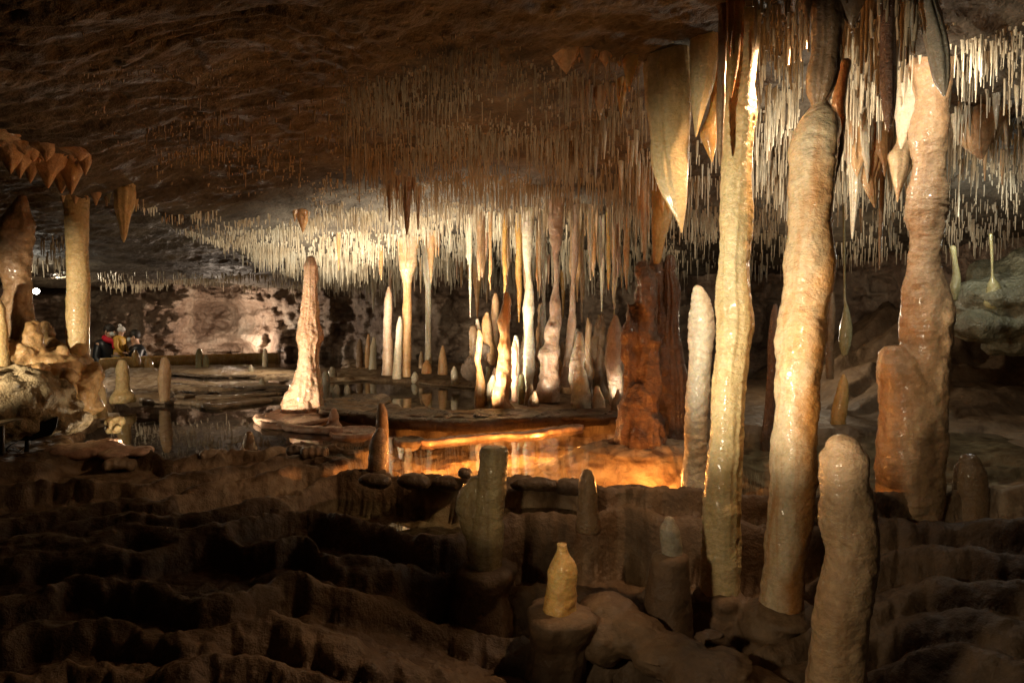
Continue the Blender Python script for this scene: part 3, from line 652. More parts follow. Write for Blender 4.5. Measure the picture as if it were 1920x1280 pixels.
stal('stalagmite', 'slim dark finger stalagmite behind the squat one at the pool edge', [(715,760,12),(716,770,18),(716,784,21),(717,820,22),(718,872,24)], M['brown'], d=3.75)
stal('stalagmite', 'squat dark hooded stalagmite in front of the slim dark finger', [(712,809,18),(711,820,30),(710,833,35),(709,850,37),(709,872,42)], M['brown'], d=3.6)
stal('stalagmite', 'dark brown rounded stalagmite low at the right edge', [(1818,866,36),(1818,880,50),(1818,910,56),(1818,940,60),(1816,975,64)], M['brown'], d=3.45)
stal('stalagmite', 'tiny shiny brown stub on the rim left of the squat dark one', [(467,814,14),(467,820,20),(467,832,24),(467,842,34)], M['brown'], d=hit(467,842), step=.004)
stal('stalagmite', 'pale stub on the plate right of the orange stalagmite', [(626,770,12),(626,778,19),(625,790,22),(624,800,36)], M['rim_pink'], d=hit(624,800), step=.005)
# --- middle distance
stal('stalagmite', 'tall shiny salmon orange stalagmite standing alone in the left pool', [(583,487,17),(583,497,24),(582,515,27),(582,542,28),(582,575,30),(581,588,36),(580,605,41),(580,632,46),(579,650,39),(578,685,40),(577,711,50),(573,739,65),(570,762,75),(569,782,82)], M['pink'], d=5.75, n=84, step=.005, nmax=340, rip=.022, ripf=30, lump=.12, lumpf=10, flute=.05)
stal('stalagmite', 'tall pale stalagmite with a dark red foot, left of the pale yellow column', [(1310,544,22),(1312,552,30),(1315,575,42),(1316,591,46),(1316,622,46),(1312,683,43),(1308,744,43),(1304,805,41),(1302,865,44),(1300,963,50)], M['white'], d=3.3, n=60, step=.006, nmax=300, rip=.05, ripf=75, lump=.11, lumpf=9)
g = blobs('stalagmite', 'broad dark reddish brown fused stalagmite mass standing in the orange pool', 'stalagmite', [
  ('t', [(1208,500,24),(1211,520,46),(1210,562,52),(1212,613,44),(1210,655,52),(1208,697,48),(1210,740,50)], 4.35),
  ('t', [(1178,572,14),(1180,600,24),(1182,650,30),(1184,700,30),(1186,760,36)], 4.33),
  ('t', [(1224,640,22),(1222,700,30),(1218,760,40)], 4.27),
  ('t', [(1197,736,50),(1196,770,74),(1199,800,92),(1202,826,100),(1204,848,104)], 4.3),
  ('t', [(1231,480,18),(1234,510,30),(1240,600,54),(1246,700,62),(1252,790,66),(1254,850,70)], 4.55)], M['red'], voxel=.008, disp=.025, freq=9, rip=.003, ripf=60, vert=.015, knob=.006)
stal('stalagmite', 'dark brown knobbed stalagmite, right half of the dark fused pair', [(1256,484,16),(1255,500,24),(1254,508,22),(1258,537,33),(1259,575,36),(1256,620,38),(1262,700,46),(1264,780,50),(1265,845,56)], M['red'], d=4.5, flute=.16, lump=.14, n=60)
# stalagmite group in the centre
GC = 5.9
def cs(label, pts, mat, d=None, name='stalagmite', **kw):
    kw.setdefault('lump', .26); kw.setdefault('lumpf', 8); kw.setdefault('flute', .06)
    return stal(name, label, pts, M[mat], d=d or GC, n=40, step=.008, **kw)
cs('straight orange cream stalagmite at the left front of the central group', [(949,551,9),(949,562,15),(948,590,20),(947,609,21),(946,651,23),(944,693,25),(943,735,30),(943,772,38)], 'orange', 5.6)
cs('thin short pink stalagmite squeezed beside the straight orange cream one', [(965,641,7),(965,655,12),(965,693,12),(965,752,10)], 'pink', 6.0)
cs('short olive stump at the foot of the twin waisted cream column', [(978,704,9),(978,716,12),(978,750,13)], 'olive', 5.9)
S('limestone_column', 'waisted cream column reaching the straw ceiling in the central group', 'column', [(989,455,18),(989,496,13),(991,515,11),(993,533,14),(991,575,23),(991,620,18),(989,659,29),(988,693,33),(988,716,28),(989,748,26)], 6.3, M['white'], n=36, step=.01, cap0=False, cap1=False)
S('limestone_column', 'knobbly brown pink column with bulging lower half in the central group', 'column', [(1042,450,22),(1042,477,14),(1043,524,10),(1041,544,13),(1041,589,21),(1037,614,29),(1036,640,27),(1030,664,38),(1031,693,38),(1028,721,42),(1028,752,46)], 6.0, M['purple'], extra=[[(1020,680,12),(1022,700,22),(1020,735,28),(1018,755,28)]], n=36, step=.01, lump=.16, lumpf=9, cap0=False, cap1=False)
S('limestone_column', 'thin dark grey column behind the knobbly one', 'column', [(1019,480,10),(1020,560,5),(1018,578,11),(1018,600,13),(1016,660,12),(1014,720,14)], 6.6, M['grey'], n=24, step=.012, cap0=False, cap1=False)
S('limestone_column', 'slanting grey mauve column right of the knobbly one', 'column', [(1078,490,12),(1075,524,9),(1073,580,13),(1072,609,17),(1066,655,15),(1060,690,13),(1058,725,20)], 6.3, M['purple'], n=28, step=.01, cap0=False, cap1=False)
cs('lumpy cream stalagmite with two shoulders right of the slanting column', [(1087,626,10),(1086,640,17),(1082,670,26),(1083,700,32),(1088,725,36),(1089,769,42)], 'white', 5.7, lump=.15, lumpf=10)
cs('small knobby stalagmite at the foot of the shouldered cream one', [(1120,727,9),(1121,740,17),(1122,757,24),(1123,773,27)], 'tan', 5.65, lump=.15, lumpf=12)
cs('dark two tone stalagmite behind the small knobby one', [(1127,594,12),(1126,610,20),(1122,650,26),(1125,700,28),(1126,745,30)], 'brown', 6.4)
cs('mauve pink bulging stalagmite touching the reddish brown mass', [(1154,595,10),(1153,608,20),(1152,621,26),(1151,660,33),(1152,690,34),(1156,725,28),(1157,760,26)], 'purple', 5.8, lump=.10)
cs('little dark cone in front of the mauve stalagmite', [(1158,733,8),(1158,750,22),(1158,775,30)], 'brown', 5.5)
cs('low grey nub by the left foot of the straight orange cream stalagmite', [(924,705,6),(922,718,13),(921,742,18)], 'white', 6.2)
cs('little leaning brown stub in front of the cream column', [(995,722,6),(993,735,12),(990,762,18)], 'brown', 5.8)
cs('low rounded brown hump left of the knobbly column', [(1002,735,8),(1002,748,18),(1002,768,24)], 'brown', 5.7)
blobs('boulder', 'pitted grey boulder carrying stump and candle stalagmites left of the central group', 'boulder', [
  ('b',897,688,7.0,58,56),('b',912,702,7.0,50,44),('b',880,690,7.0,34,34),('b',905,660,7.0,40,40)], M['wall'], voxel=.02, disp=.05, freq=9)
stal('stalagmite', 'square topped brown stump on the left corner of the grey boulder', [(887,615,12),(887,619,16),(888,650,18),(890,680,22)], M['brown'], d=7.0)
stal('stalagmite', 'slim white candle stalagmite behind the stump on the grey boulder', [(895,599,5),(896,612,9),(899,650,11),(900,680,14)], M['white'], d=7.05)
stal('stalagmite', 'thick orange candle stalagmite in the middle of the grey boulder', [(913,588,8),(912,600,17),(914,630,24),(917,680,26)], M['orange'], d=7.0, lump=.18)
stal('stalagmite', 'tall tan stalagmite on the right end of the grey boulder', [(929,552,7),(929,565,14),(927,600,16),(926,640,20),(926,690,24)], M['tan'], d=7.1)
for k in range(38):
    u = 898 + 280 * (k + R.uniform(-.4, .4)) / 37; d_ = R.uniform(6.15, 7.6); vb = 575 + .87 * F / d_ ; h_ = R.uniform(20, 80) if k % 3 else R.uniform(90, 165); w_ = R.uniform(13, 23)
    mt = R.choice(['white', 'orange', 'purple', 'tan', 'tan', 'brown'])
    stal('stalagmite', 'knobbly stalagmite crowded at the back of the central group', [(u,vb-h_,w_*.35),(u+1,vb-h_*.92,w_*.6),(u+R.uniform(-3,3),vb-h_*.6,w_*.8),(u+R.uniform(-3,3),vb-h_*.3,w_),(u,vb,w_*1.2)], M[mt], d=d_, n=28, step=.012, lump=.30, lumpf=8, flute=.08, group='stalagmites crowded at the back of the central group')
# far group on the shelf
def fs(label, pts, mat, d, **kw): return stal('stalagmite', label, pts, M[mat], d=d, n=28, step=.012, sink=6, **kw)
fs('grey pink spire with bright left edge on the far shelf', [(729,539,5),(729,550,11),(728,567,14),(727,614,16),(727,660,19),(727,697,23)], 'purple', 7.6)
fs('low stalagmite hugging the left side of the far orange column', [(750,595,5),(749,610,11),(747,650,14),(745,704,18)], 'white', 7.5)
S('limestone_column', 'orange column fanning out into the straws on the far shelf', 'column', [(764,495,34),(763,516,21),(763,542,15),(763,596,17),(762,667,18),(762,706,19)], 7.6, M['orange'], n=28, step=.012, cap0=False, cap1=False)
S('limestone_column', 'thin white column reaching the straws on the far shelf', 'column', [(804,500,22),(803,538,12),(803,596,11),(803,650,12),(803,692,13)], 8.2, M['white'], n=28, step=.012, cap0=False, cap1=False)
fs('fat onion shaped foot in front of the thin white column', [(800,677,6),(800,682,14),(800,694,19)], 'orange', 8.0)
fs('orange tipped cone right of the thin white column', [(830,649,4),(830,660,10),(830,675,15),(830,696,18)], 'orange', 8.1)
fs('small cream peg left of the grey boulder', [(852,689,6),(852,696,12),(853,714,15)], 'white', 7.4)
fs('small dark peg behind the thin white column', [(790,660,4),(790,668,8),(790,684,10)], 'tan', 8.6)
fs('left one of the three little far stalagmites by the back wall', [(675,638,6),(674,650,12),(675,690,14)], 'brown', 9.6)
fs('middle one of the three little far stalagmites by the back wall', [(691,628,5),(690,645,9),(690,690,12)], 'orange', 9.5)
fs('right one of the three little far stalagmites by the back wall', [(701,634,6),(700,650,12),(699,692,15)], 'white', 9.4)
fs('round white pebble stalagmite at the near edge of the dark lily pads', [(631,724,8),(631,730,13),(631,740,15)], 'grey', hit(631,738))
fs('round pale pebble stalagmite right of its twin at the lily pads', [(651,724,7),(651,730,12),(651,739,13)], 'grey', hit(651,738))
fs('pale square peg close behind the orange stalagmite', [(611,698,8),(611,704,12),(611,724,13)], 'grey', hit(611,722))
fs('dome shaped pale stub on the far shelf rim', [(623,690,8),(623,697,15),(623,708,18)], 'grey', hit(623,706))
fs('tiny pale dome on the shelf in front of the far orange column', [(778,699,6),(778,704,11),(778,712,13)], 'white', hit(778,711))
# --- left side
S('limestone_column', 'golden straight column at the left, between ceiling slab and flowstone mound', 'column', [(143,310,66),(142,345,52),(142,357,48),(143,390,42),(144,440,39),(145,480,38),(146,540,38),(146,600,39),(146,640,38),(148,675,38),(152,715,44)], 4.6, M['cream'], n=60, step=.007, nmax=300, rip=.03, ripf=70, lump=.05, cap0=False, cap1=False)
S('stalagmite', 'thick rough brown stalagmite with a knob top at the left edge', 'stalagmite', [(41,372,16),(40,382,26),(38,396,36),(31,420,52),(30,470,54),(31,515,50),(33,560,48),(34,600,52),(33,640,56),(30,690,70)], 4.4, M['brown'], n=56, step=.008, rip=.03, ripf=45, lump=.14, lumpf=10, cap1=False)
S('stalagmite', 'golden stalagmite cut by the left picture edge', 'stalagmite', [(-8,560,14),(-6,575,26),(-6,610,32),(-6,650,34),(-6,690,40)], 4.1, M['cream'], n=40, rip=.03, cap1=False)
blobs('flowstone_mound', 'golden lobed flowstone mound heaped below the golden column', 'flowstone', [
  ('t', [(58,612,30),(58,630,40),(58,665,46),(60,700,60)], 4.3), ('b',90,690,4.4,120,70),('b',20,665,4.3,120,60),('b',60,712,4.35,120,90),
  ('b',118,668,4.4,30,40),('b',120,690,4.45,50,60),('b',132,708,4.3,28,34),('b',138,728,4.28,18,28),('b',70,692,4.1,44,24),
  ('b',150,735,4.45,60,80),('b',176,700,4.5,34,44),('b',165,720,4.5,44,44),('b',158,760,4.5,60,50),('b',110,760,4.4,90,90),('b',84,622,4.7,26,36),('b',100,660,4.7,44,50),
  ('b',85,618,4.75,18,30),('b',108,735,4.2,40,50),('b',125,770,4.3,40,30),('b',150,690,4.6,50,60)], M['gold'], voxel=.010, disp=.022, freq=13, rip=.003, ripf=60, knob=.014)
blobs('flowstone_slope', 'grey fish scale flowstone slope at the left edge below the golden mound', 'flowstone', [
  ('b',20,745,4.0,200,110),('b',-60,720,4.1,180,120),('b',60,770,4.05,150,70),('b',100,790,4.1,110,40),('b',0,790,3.9,160,60)], M['scale'], voxel=.011, disp=.03, freq=8, knob=.03)
stal('stalagmite', 'rounded cream stalagmite at the water beside the golden mound', [(182,717,18),(182,728,28),(182,745,34),(182,772,38)], M['cream'], d=4.75, n=44, step=.006, rip=.03)
stal('stalagmite', 'golden stalagmite with a flared foot, first right of the golden mound', [(229,680,14),(229,690,22),(229,710,24),(229,730,27),(230,744,46)], M['cream'], d=6.0, n=40)
stal('stalagmite', 'slender tan stalagmite halfway between golden mound and orange stalagmite', [(309,675,14),(309,685,20),(308,705,24),(308,725,22),(308,742,21)], M['tan'], d=6.2, n=40)
fs('thick lime white peg on the far rim in front of the back wall', [(373,656,7),(373,663,12),(373,684,13)], 'olive', 9.8)
fs('small lime white peg right beside the thicker one', [(386,667,5),(386,672,9),(386,685,11)], 'olive', 9.8)
fs('thin white peg in the water left of the orange stalagmite', [(497,655,5),(497,662,9),(497,684,10)], 'white', 9.8)
fs('round green yellow knob by the golden parapet', [(254,659,7),(254,665,12),(257,680,14)], 'amber', 9.9)
fs('low yellow lump at the right of the green yellow knob', [(277,672,8),(278,678,14),(280,688,16)], 'amber', 9.7)
fs('tiny dome on the dark terrace left of the orange stalagmite', [(470,686,6),(470,690,10),(470,698,12)], 'grey', hit(470,696))
fs('low knob on the second terrace left of the orange stalagmite', [(491,711,6),(491,715,10),(491,722,12)], 'grey', hit(491,721))
blobs('rock', 'knobbly cream popcorn rock lying in the left pool', 'rock', [('b',215,795,4.6,26,26),('b',205,790,4.6,16,18),('b',225,790,4.6,16,18),('b',213,806,4.58,22,14),('b',222,803,4.55,14,14),('b',214,785,4.6,20,12)], M['cream'], voxel=.006, disp=.02, freq=30, smooth=1)
# --- right rear
stal('stalagmite', 'narrow dark red stalagmite between the two big right-hand columns', [(1454,573,8),(1453,590,16),(1452,622,20),(1449,680,19),(1445,744,18),(1440,800,19),(1438,840,24)], M['red'], d=4.7)
stal('stalagmite', 'dark rough spindle behind the right side of the thickest column', [(1560,550,8),(1558,575,15),(1557,610,17),(1556,650,14),(1556,700,14)], M['brown'], d=5.6)
S('stalactite', 'long thread ending in an olive teardrop right of the thickest column', 'stalactite', [(1582,380,5),(1583,480,4),(1584,560,4),(1587,579,8),(1587,600,16),(1586,620,21),(1584,646,20),(1583,662,12)], 5.2, M['olive'], n=24, step=.012, rip=.01)
stal('stalagmite', 'golden leaning candle in the dark right of the thickest column', [(1582,704,7),(1582,715,16),(1580,735,21),(1574,770,26),(1571,792,29),(1568,812,34)], M['amber'], d=4.9)
S('stalactite', 'thread with a fat olive bulb resting on the greenish rock at right', 'stalactite', [(1858,440,6),(1860,480,5),(1861,518,6),(1863,532,20),(1864,548,29),(1862,566,30)], 4.9, M['olive'], n=24, step=.012, rip=.01)
S('stalactite', 'narrow olive drop left of the fat olive bulb', 'stalactite', [(1786,465,12),(1790,490,10),(1793,515,13),(1790,540,17),(1788,560,12)], 5.0, M['olive'], n=24, step=.012, rip=.01)

blobs('rock_ledge', 'greenish grey rock ledge sloping down to the left at the right edge', 'rock', [
 ('b',1900,560,5.2,240,90,260),('b',1850,610,5.1,160,60,160),('b',1960,520,5.3,220,110,240),('b',1820,580,5.2,90,60,120),('b',1900,640,5.1,90,60,90),('b',1940,600,5.0,160,90,160)], M['wet_rock'], voxel=.02, disp=.09, freq=4.5, smooth=1)
# ------------------------------------------------------------------ stalactites
hang('curtain_stalactite', 'huge cream blade shaped stalactite pointing down left of the pale yellow column', [(1252,60,74),(1252,125,80),(1252,200,80),(1254,250,75),(1256,300,67),(1262,350,50),(1270,385,30),(1276,415,12),(1278,435,3)], M['cream'], d=3.2, n=60, step=.007, flat=.45, rip=.01, lump=.08, lumpf=6, flute=.12)
hang('stalactite', 'yellow brown tapering stalactite just right of the huge blade', [(1322,40,44),(1320,90,44),(1318,150,38),(1311,200,24),(1307,235,12),(1305,256,3)], M['cream'], d=3.1, n=40, rip=.01, lump=.10)
hang('stalactite', 'pear shaped amber stalactite beside the top of the pale yellow column', [(1340,150,12),(1338,200,14),(1335,225,22),(1330,250,29),(1332,275,20),(1335,303,3)], M['amber'], d=3.15, n=36, rip=.01)
hang('stalactite', 'long dark rod stalactite left of the top of the pale yellow column', [(1357,20,20),(1355,80,18),(1353,150,15),(1351,230,11),(1350,290,8),(1350,310,3)], M['brown'], d=2.75, n=30, rip=.02)
hang('stalactite', 'flat golden drop stalactite hanging against the pale yellow column top', [(1379,40,20),(1377,75,26),(1374,120,23),(1371,160,12),(1371,182,3)], M['amber'], d=2.7, n=30, rip=.01, flat=.6)
hang('stalactite', 'long straight reddish brown stalactite hanging left of the waisted column', [(1664,-20,24),(1664,60,26),(1665,120,25),(1665,180,23),(1666,215,16),(1666,247,3)], M['red'], d=2.75, n=40, rip=.03, ripf=110)
hang('stalactite', 'curved thick grey brown stalactite sweeping above the waisted column', [(1730,-40,36),(1737,0,38),(1750,50,41),(1761,100,38),(1766,145,27),(1770,178,6)], M['grey'], d=2.75, n=44, rip=.02)
hang('stalactite', 'short grey brown stalactite at the top edge left of the curved one', [(1708,-30,28),(1709,20,24),(1710,60,16),(1710,98,3)], M['grey'], d=2.8, n=30)
hang('stalactite', 'broad stubby brown stalactite at the top edge right of the broken one', [(1590,-30,60),(1592,0,46),(1595,25,26),(1597,52,4)], M['brown'], d=2.7, n=34)
hang('stalactite', 'fat bright white stalactite between reddish rod and waisted column', [(1702,165,34),(1702,200,33),(1698,235,26),(1693,262,14),(1690,278,4)], M['white'], d=3.5, n=36, lump=.14)
hang('stalactite', 'orange heart shaped stalactite left of the neck of the waisted column', [(1700,265,34),(1692,290,46),(1690,315,38),(1686,340,22),(1684,362,10),(1683,378,3)], M['orange'], d=3.75, n=36, flat=.6)
hang('stalactite', 'long cream icicle right of the thickest column', [(1603,290,34),(1602,320,26),(1602,360,19),(1600,400,12),(1598,447,3)], M['white'], d=4.1, n=34)
hang('stalactite', 'ragged orange curtain stalactite between cream icicle and orange heart', [(1638,285,50),(1636,310,42),(1632,335,30),(1636,365,18),(1640,388,4)], M['orange'], d=4.1, n=34, flat=.5, flute=.25)
hang('stalactite', 'very thin long brown stalactite right of the cream icicle', [(1655,300,9),(1653,380,9),(1650,450,6),(1649,505,2)], M['brown'], d=4.2, n=14)
hang('stalactite', 'pale rounded boss among the straws right of the waisted column', [(1832,240,70),(1832,262,54),(1836,285,30),(1840,298,8)], M['tan'], d=4.1, n=34)
hang('stalactite', 'broad amber stalactite tapering onto the dark reddish mass', [(1244,378,32),(1243,402,34),(1238,425,29),(1235,450,23),(1233,475,17),(1232,490,14)], M['amber'], d=4.5, n=34, up=.3)
hang('stalactite', 'thin brown icicle left of the broad amber one above the dark reddish mass', [(1208,380,16),(1208,420,12),(1209,460,8),(1209,500,3)], M['tan'], d=4.5, n=24, up=.3)
hang('stalactite', 'cream icicle hanging alone left of the huge central straw fringe', [(232,352,38),(232,366,38),(231,385,35),(231,405,24),(232,425,15),(232,444,9),(232,453,3)], M['cream'], d=4.5, n=44, rip=.02, lump=.12)
T = [(20,325,40,.0),(37,334,34,.0),(57,342,32,.05),(90,352,36,.0),(115,361,30,.05),(133,364,26,.0),(72,325,30,.08),(104,330,30,.1)]
TL = ['leftmost tooth','second tooth from the left','third tooth from the left','deep middle tooth','fifth tooth from the left','tooth touching the golden column','short tooth behind the middle','short tooth right of the middle']
for u, v, w_, l in ((118,378,20,'left of three short teeth round the top of the golden column'),(141,382,24,'middle of three short teeth in front of the golden column top'),(163,374,20,'right of three short teeth round the top of the golden column')):
    hang('stalactite', l, [(u,v-42,w_*1.5),(u,v-26,w_),(u,v-12,w_*.5),(u,v,3)], M['tan'], d=4.42, n=26, lump=.15)
for (u, v, w_, dd), tl in zip(T, TL):
    hang('stalactite', tl + ' of the ochre stalactite fringe at the left ceiling edge', [(u-2,268 + u*.16,w_*2.3),(u-1,v-44,w_*1.5),(u,v-24,w_*.75),(u,v-8,w_*.32),(u,v,3)], M['tan'], d=3.25+u*.0028+dd, n=30, lump=.18, rip=.02, up=.2)
for (u, v, ln, w_, mt, lab) in [(180,362,22,16,'tan','small tooth right of the golden column top'),(200,366,20,12,'tan','tiny tooth between golden column and lone cream icicle'),(255,370,26,10,'cream','thin peg just right of the lone cream icicle'),
        (1062,98,40,50,'tan','short broad brown stalactite high in the upper centre'),(1102,92,46,28,'tan','brown stalactite with long tip high in the upper centre'),(1135,95,30,30,'tan','blunt brown stalactite high in the upper centre right'),
        (1180,105,60,30,'amber','ochre stalactite left of the huge blade'),(1165,150,70,22,'amber','slim ochre stalactite lower left of the huge blade'),(1125,165,60,26,'tan','ochre stalactite with side teeth in the upper centre'),
        (1107,385,140,16,'tan','very long thin tan stalactite right of the central straws'),(984,405,70,24,'white','pale carrot stalactite above the cream column of the central group'),(808,432,98,20,'orange','orange carrot stalactite in the middle of the straw ceiling'),
        (568,395,40,26,'orange','pink orange drop stalactite left in the straw ceiling'),(951,470,76,16,'pink','pink stalactite over the straight orange cream stalagmite'),(895,490,104,22,'orange','amber stalactite over the white candle of the grey boulder'),
        (913,490,78,15,'tan','tan stalactite over the orange candle of the grey boulder'),(1018,500,68,15,'pink','rusty stalactite over the thin dark grey column'),(1056,505,90,12,'amber','golden stalactite beside the slanting column'),
        (1094,500,60,9,'orange','small orange icicle right of the slanting column'),(840,520,50,14,'orange','orange tooth stalactite right of the thin white column'),(850,525,40,10,'tan','tan tooth stalactite beside the orange tooth'),
        (700,515,70,10,'white','white icicle left of the grey pink spire'),(741,515,60,9,'white','white icicle between the far spire and orange column'),
        (763,330,110,26,'brown','biggest dark dagger stalactite in front of the bright straws'),(784,350,80,12,'brown','dark dagger right of the biggest dark dagger'),(730,345,70,12,'brown','dark dagger left of the biggest dark dagger')]:
    hang('stalactite', lab, [(u,v,w_),(u,v+ln*.3,w_*.8),(u,v+ln*.65,w_*.45),(u,v+ln,2.5)], M[mt], n=26, lump=.14, rip=.02, step=.008)

# ------------------------------------------------------------------ soda straws
rng = np.random.default_rng(11)
X, Y, ZC_, A = CEIL
U, V_ = proj(X, Y, ZC_)
cell = np.gradient(X, axis=1) * np.gradient(Y, axis=0)
def poly_w(poly, soft=0):
    pl = np.array(poly, float)
    return pip(pl, U, V_)
clump = .04 + 1.6 * np.clip(fbm(np.stack([X * 3.2, Y * 3.2, 0 * X], -1), 3, 201) + .12, 0, 1) + .5 * np.clip(fbm(np.stack([X * 11, Y * 11, 0 * X], -1), 2, 203), 0, 1)
REG = [  # polygon, count, length px (lo,hi), width px (lo,hi), material, label
 ([(600,385),(700,372),(900,385),(1200,440),(1290,470),(1290,530),(1000,545),(700,545),(560,505),(470,470),(520,420)], 8000, (5,42), (1.3,3.2), 'straw', 'thin white soda straw in the brightly lit middle of the ceiling'),
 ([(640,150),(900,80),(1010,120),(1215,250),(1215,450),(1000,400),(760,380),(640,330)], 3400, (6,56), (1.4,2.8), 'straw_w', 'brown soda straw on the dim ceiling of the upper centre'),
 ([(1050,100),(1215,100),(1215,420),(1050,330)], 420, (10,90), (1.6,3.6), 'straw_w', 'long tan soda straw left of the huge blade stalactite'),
 ([(1190,220),(1345,220),(1345,420),(1190,420)], 360, (10,80), (1.8,4.2), 'straw', 'pale soda straw behind the huge blade stalactite'),
 ([(1405,60),(1500,60),(1500,330),(1405,330)], 460, (8,90), (1.8,4.2), 'straw', 'white soda straw between the two big right-hand columns'),
 ([(1560,60),(1720,60),(1720,330),(1560,330)], 680, (8,100), (1.8,4.2), 'straw', 'lit soda straw between thickest column and waisted column'),
 ([(1560,-120),(1720,-120),(1720,60),(1560,60)], 60, (60,150), (6,9), 'straw_w', 'long dark soda straw at the top edge right of the thickest column'),
 ([(1770,60),(1960,60),(1960,330),(1770,330)], 440, (8,85), (1.8,4.6), 'straw', 'soda straw on the rough ceiling right of the waisted column'),
 ([(1405,-80),(1520,-80),(1520,60),(1405,60)], 40, (50,100), (5,8), 'straw_w', 'brown soda straw at the top edge between the big columns'),
 ([(1290,330),(1960,330),(1960,500),(1290,500)], 2200, (5,38), (1.3,3.0), 'straw', 'small greenish grey soda straw on the far right ceiling'),
 ([(250,365),(400,425),(560,480),(700,540),(560,515),(430,470),(330,425),(250,385)], 700, (7,20), (2,3.4), 'straw', 'short yellow soda straw along the slanting left ceiling edge'),
 ([(340,390),(520,400),(600,420),(600,510),(440,460)], 500, (7,20), (2,3.2), 'straw', 'short yellow soda straw on the left ceiling slope'),
 ([(180,505),(700,518),(720,556),(180,556)], 900, (7,18), (2,3), 'straw', 'tiny white soda straw on the far ceiling edge over the back wall'),
 ([(60,440),(125,440),(125,500),(60,500)], 40, (15,35), (2.5,3.5), 'straw', 'white soda straw right of the rough brown stalagmite'),
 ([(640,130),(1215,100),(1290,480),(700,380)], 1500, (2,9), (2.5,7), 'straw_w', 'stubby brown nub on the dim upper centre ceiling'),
 ([(420,420),(1290,440),(1290,530),(560,520)], 1400, (2,9), (2.5,7), 'straw', 'stubby white nub on the bright middle ceiling'),
 ([(1405,40),(1940,40),(1940,330),(1405,330)], 700, (3,14), (4,11), 'straw', 'stubby pale nub on the right ceiling'),
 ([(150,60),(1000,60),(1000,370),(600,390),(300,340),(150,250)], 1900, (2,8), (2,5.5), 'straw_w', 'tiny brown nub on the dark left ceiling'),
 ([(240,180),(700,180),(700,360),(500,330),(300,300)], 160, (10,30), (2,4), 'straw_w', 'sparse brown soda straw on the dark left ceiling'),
]
rec = []
Wt = np.abs(cell) * clump
for ri, (poly, cnt, ln, wd, mt, lab) in enumerate(REG):
    msk = poly_w(poly); wgt = np.where(msk, Wt / (Y ** 2), 0).ravel()
    if wgt.sum() <= 0: continue
    idx = rng.choice(len(wgt), cnt, p=wgt / wgt.sum())
    for i in idx:
        y = Y.ravel()[i]; k = rng.random() ** 2.3
        L = (ln[0] + (ln[1] - ln[0]) * k) * y / F; r = .5 * rng.uniform(*wd) * y / F
        jx, jy = rng.normal(0, .008, 2)
        rec.append((X.ravel()[i] + jx, y + jy, ZC_.ravel()[i] + .015, L + .015, min(r, .0085), ri, (L * r) / (y * y), U.ravel()[i], V_.ravel()[i]))
def straw_unit(kink, n=7, rows=6, seed=0):
    rr = np.random.default_rng(seed); zs = np.linspace(0, -1, rows); th = np.linspace(0, 2 * pi, n, endpoint=False)
    V = []
    for k, z_ in enumerate(zs):
        r_ = (1.35, 1.0, .92, .9, .85, .6)[k] * (1 + .12 * rr.normal()); V.append(np.stack([np.cos(th) * r_ + kink * rr.normal(), np.sin(th) * r_ + kink * rr.normal(), 0 * th + z_], -1))
    V.append(np.array([[0, 0, -1.012]])); V = np.vstack(V)
    return V, n, rows
order_i = sorted(range(len(rec)), key=lambda i: -rec[i][6] if (0 < rec[i][7] < 1920 and -60 < rec[i][8] < 700) else 0)
big = set(order_i[:300])
units = []
for s in range(8):
    V, n, rows = straw_unit(.18, seed=s); f = [tuple(x) for x in grid_faces(rows, n, True)] + [(len(V) - 1, (rows - 1) * n + (i + 1) % n, (rows - 1) * n + i) for i in range(n)]
    for mt in ('straw', 'straw_w'):
        me = bpy.data.meshes.new('soda_straw'); me.from_pydata(V.tolist(), [], [tuple(map(int, x)) for x in f]); me.materials.append(M[mt]); me.polygons.foreach_set('use_smooth', [True] * len(me.polygons)); units.append(me)
def gname(lab): return lab.replace('soda straw', 'soda straws', 1)
for i in big:
    x, y, z, L, r, ri = rec[i][:6]
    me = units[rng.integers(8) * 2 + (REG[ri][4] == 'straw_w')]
    o = bpy.data.objects.new('soda_straw', me); COL.objects.link(o); o.location = (x, y, z); o.scale = (r, r, L)
    o.rotation_euler = (rng.normal(0, .012), rng.normal(0, .012), rng.uniform(0, 6))
    tagit(o, REG[ri][5], 'soda straw', gname(REG[ri][5]))
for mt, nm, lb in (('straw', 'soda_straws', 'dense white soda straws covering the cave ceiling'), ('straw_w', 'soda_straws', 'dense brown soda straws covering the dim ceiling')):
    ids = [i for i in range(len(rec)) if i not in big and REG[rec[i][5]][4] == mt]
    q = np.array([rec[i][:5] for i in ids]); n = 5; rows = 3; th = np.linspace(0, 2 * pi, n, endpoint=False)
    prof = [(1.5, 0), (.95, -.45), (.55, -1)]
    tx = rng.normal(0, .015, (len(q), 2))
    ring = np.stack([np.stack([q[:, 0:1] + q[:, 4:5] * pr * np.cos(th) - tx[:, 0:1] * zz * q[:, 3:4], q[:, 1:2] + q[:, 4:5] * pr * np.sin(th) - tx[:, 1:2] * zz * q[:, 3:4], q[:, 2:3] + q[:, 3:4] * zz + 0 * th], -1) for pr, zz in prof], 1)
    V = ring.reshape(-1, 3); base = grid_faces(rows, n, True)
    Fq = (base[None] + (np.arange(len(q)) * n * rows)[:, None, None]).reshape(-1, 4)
    o = mesh(nm, V, Fq, M[mt]); tagit(o, lb, 'soda straws', kind='stuff')
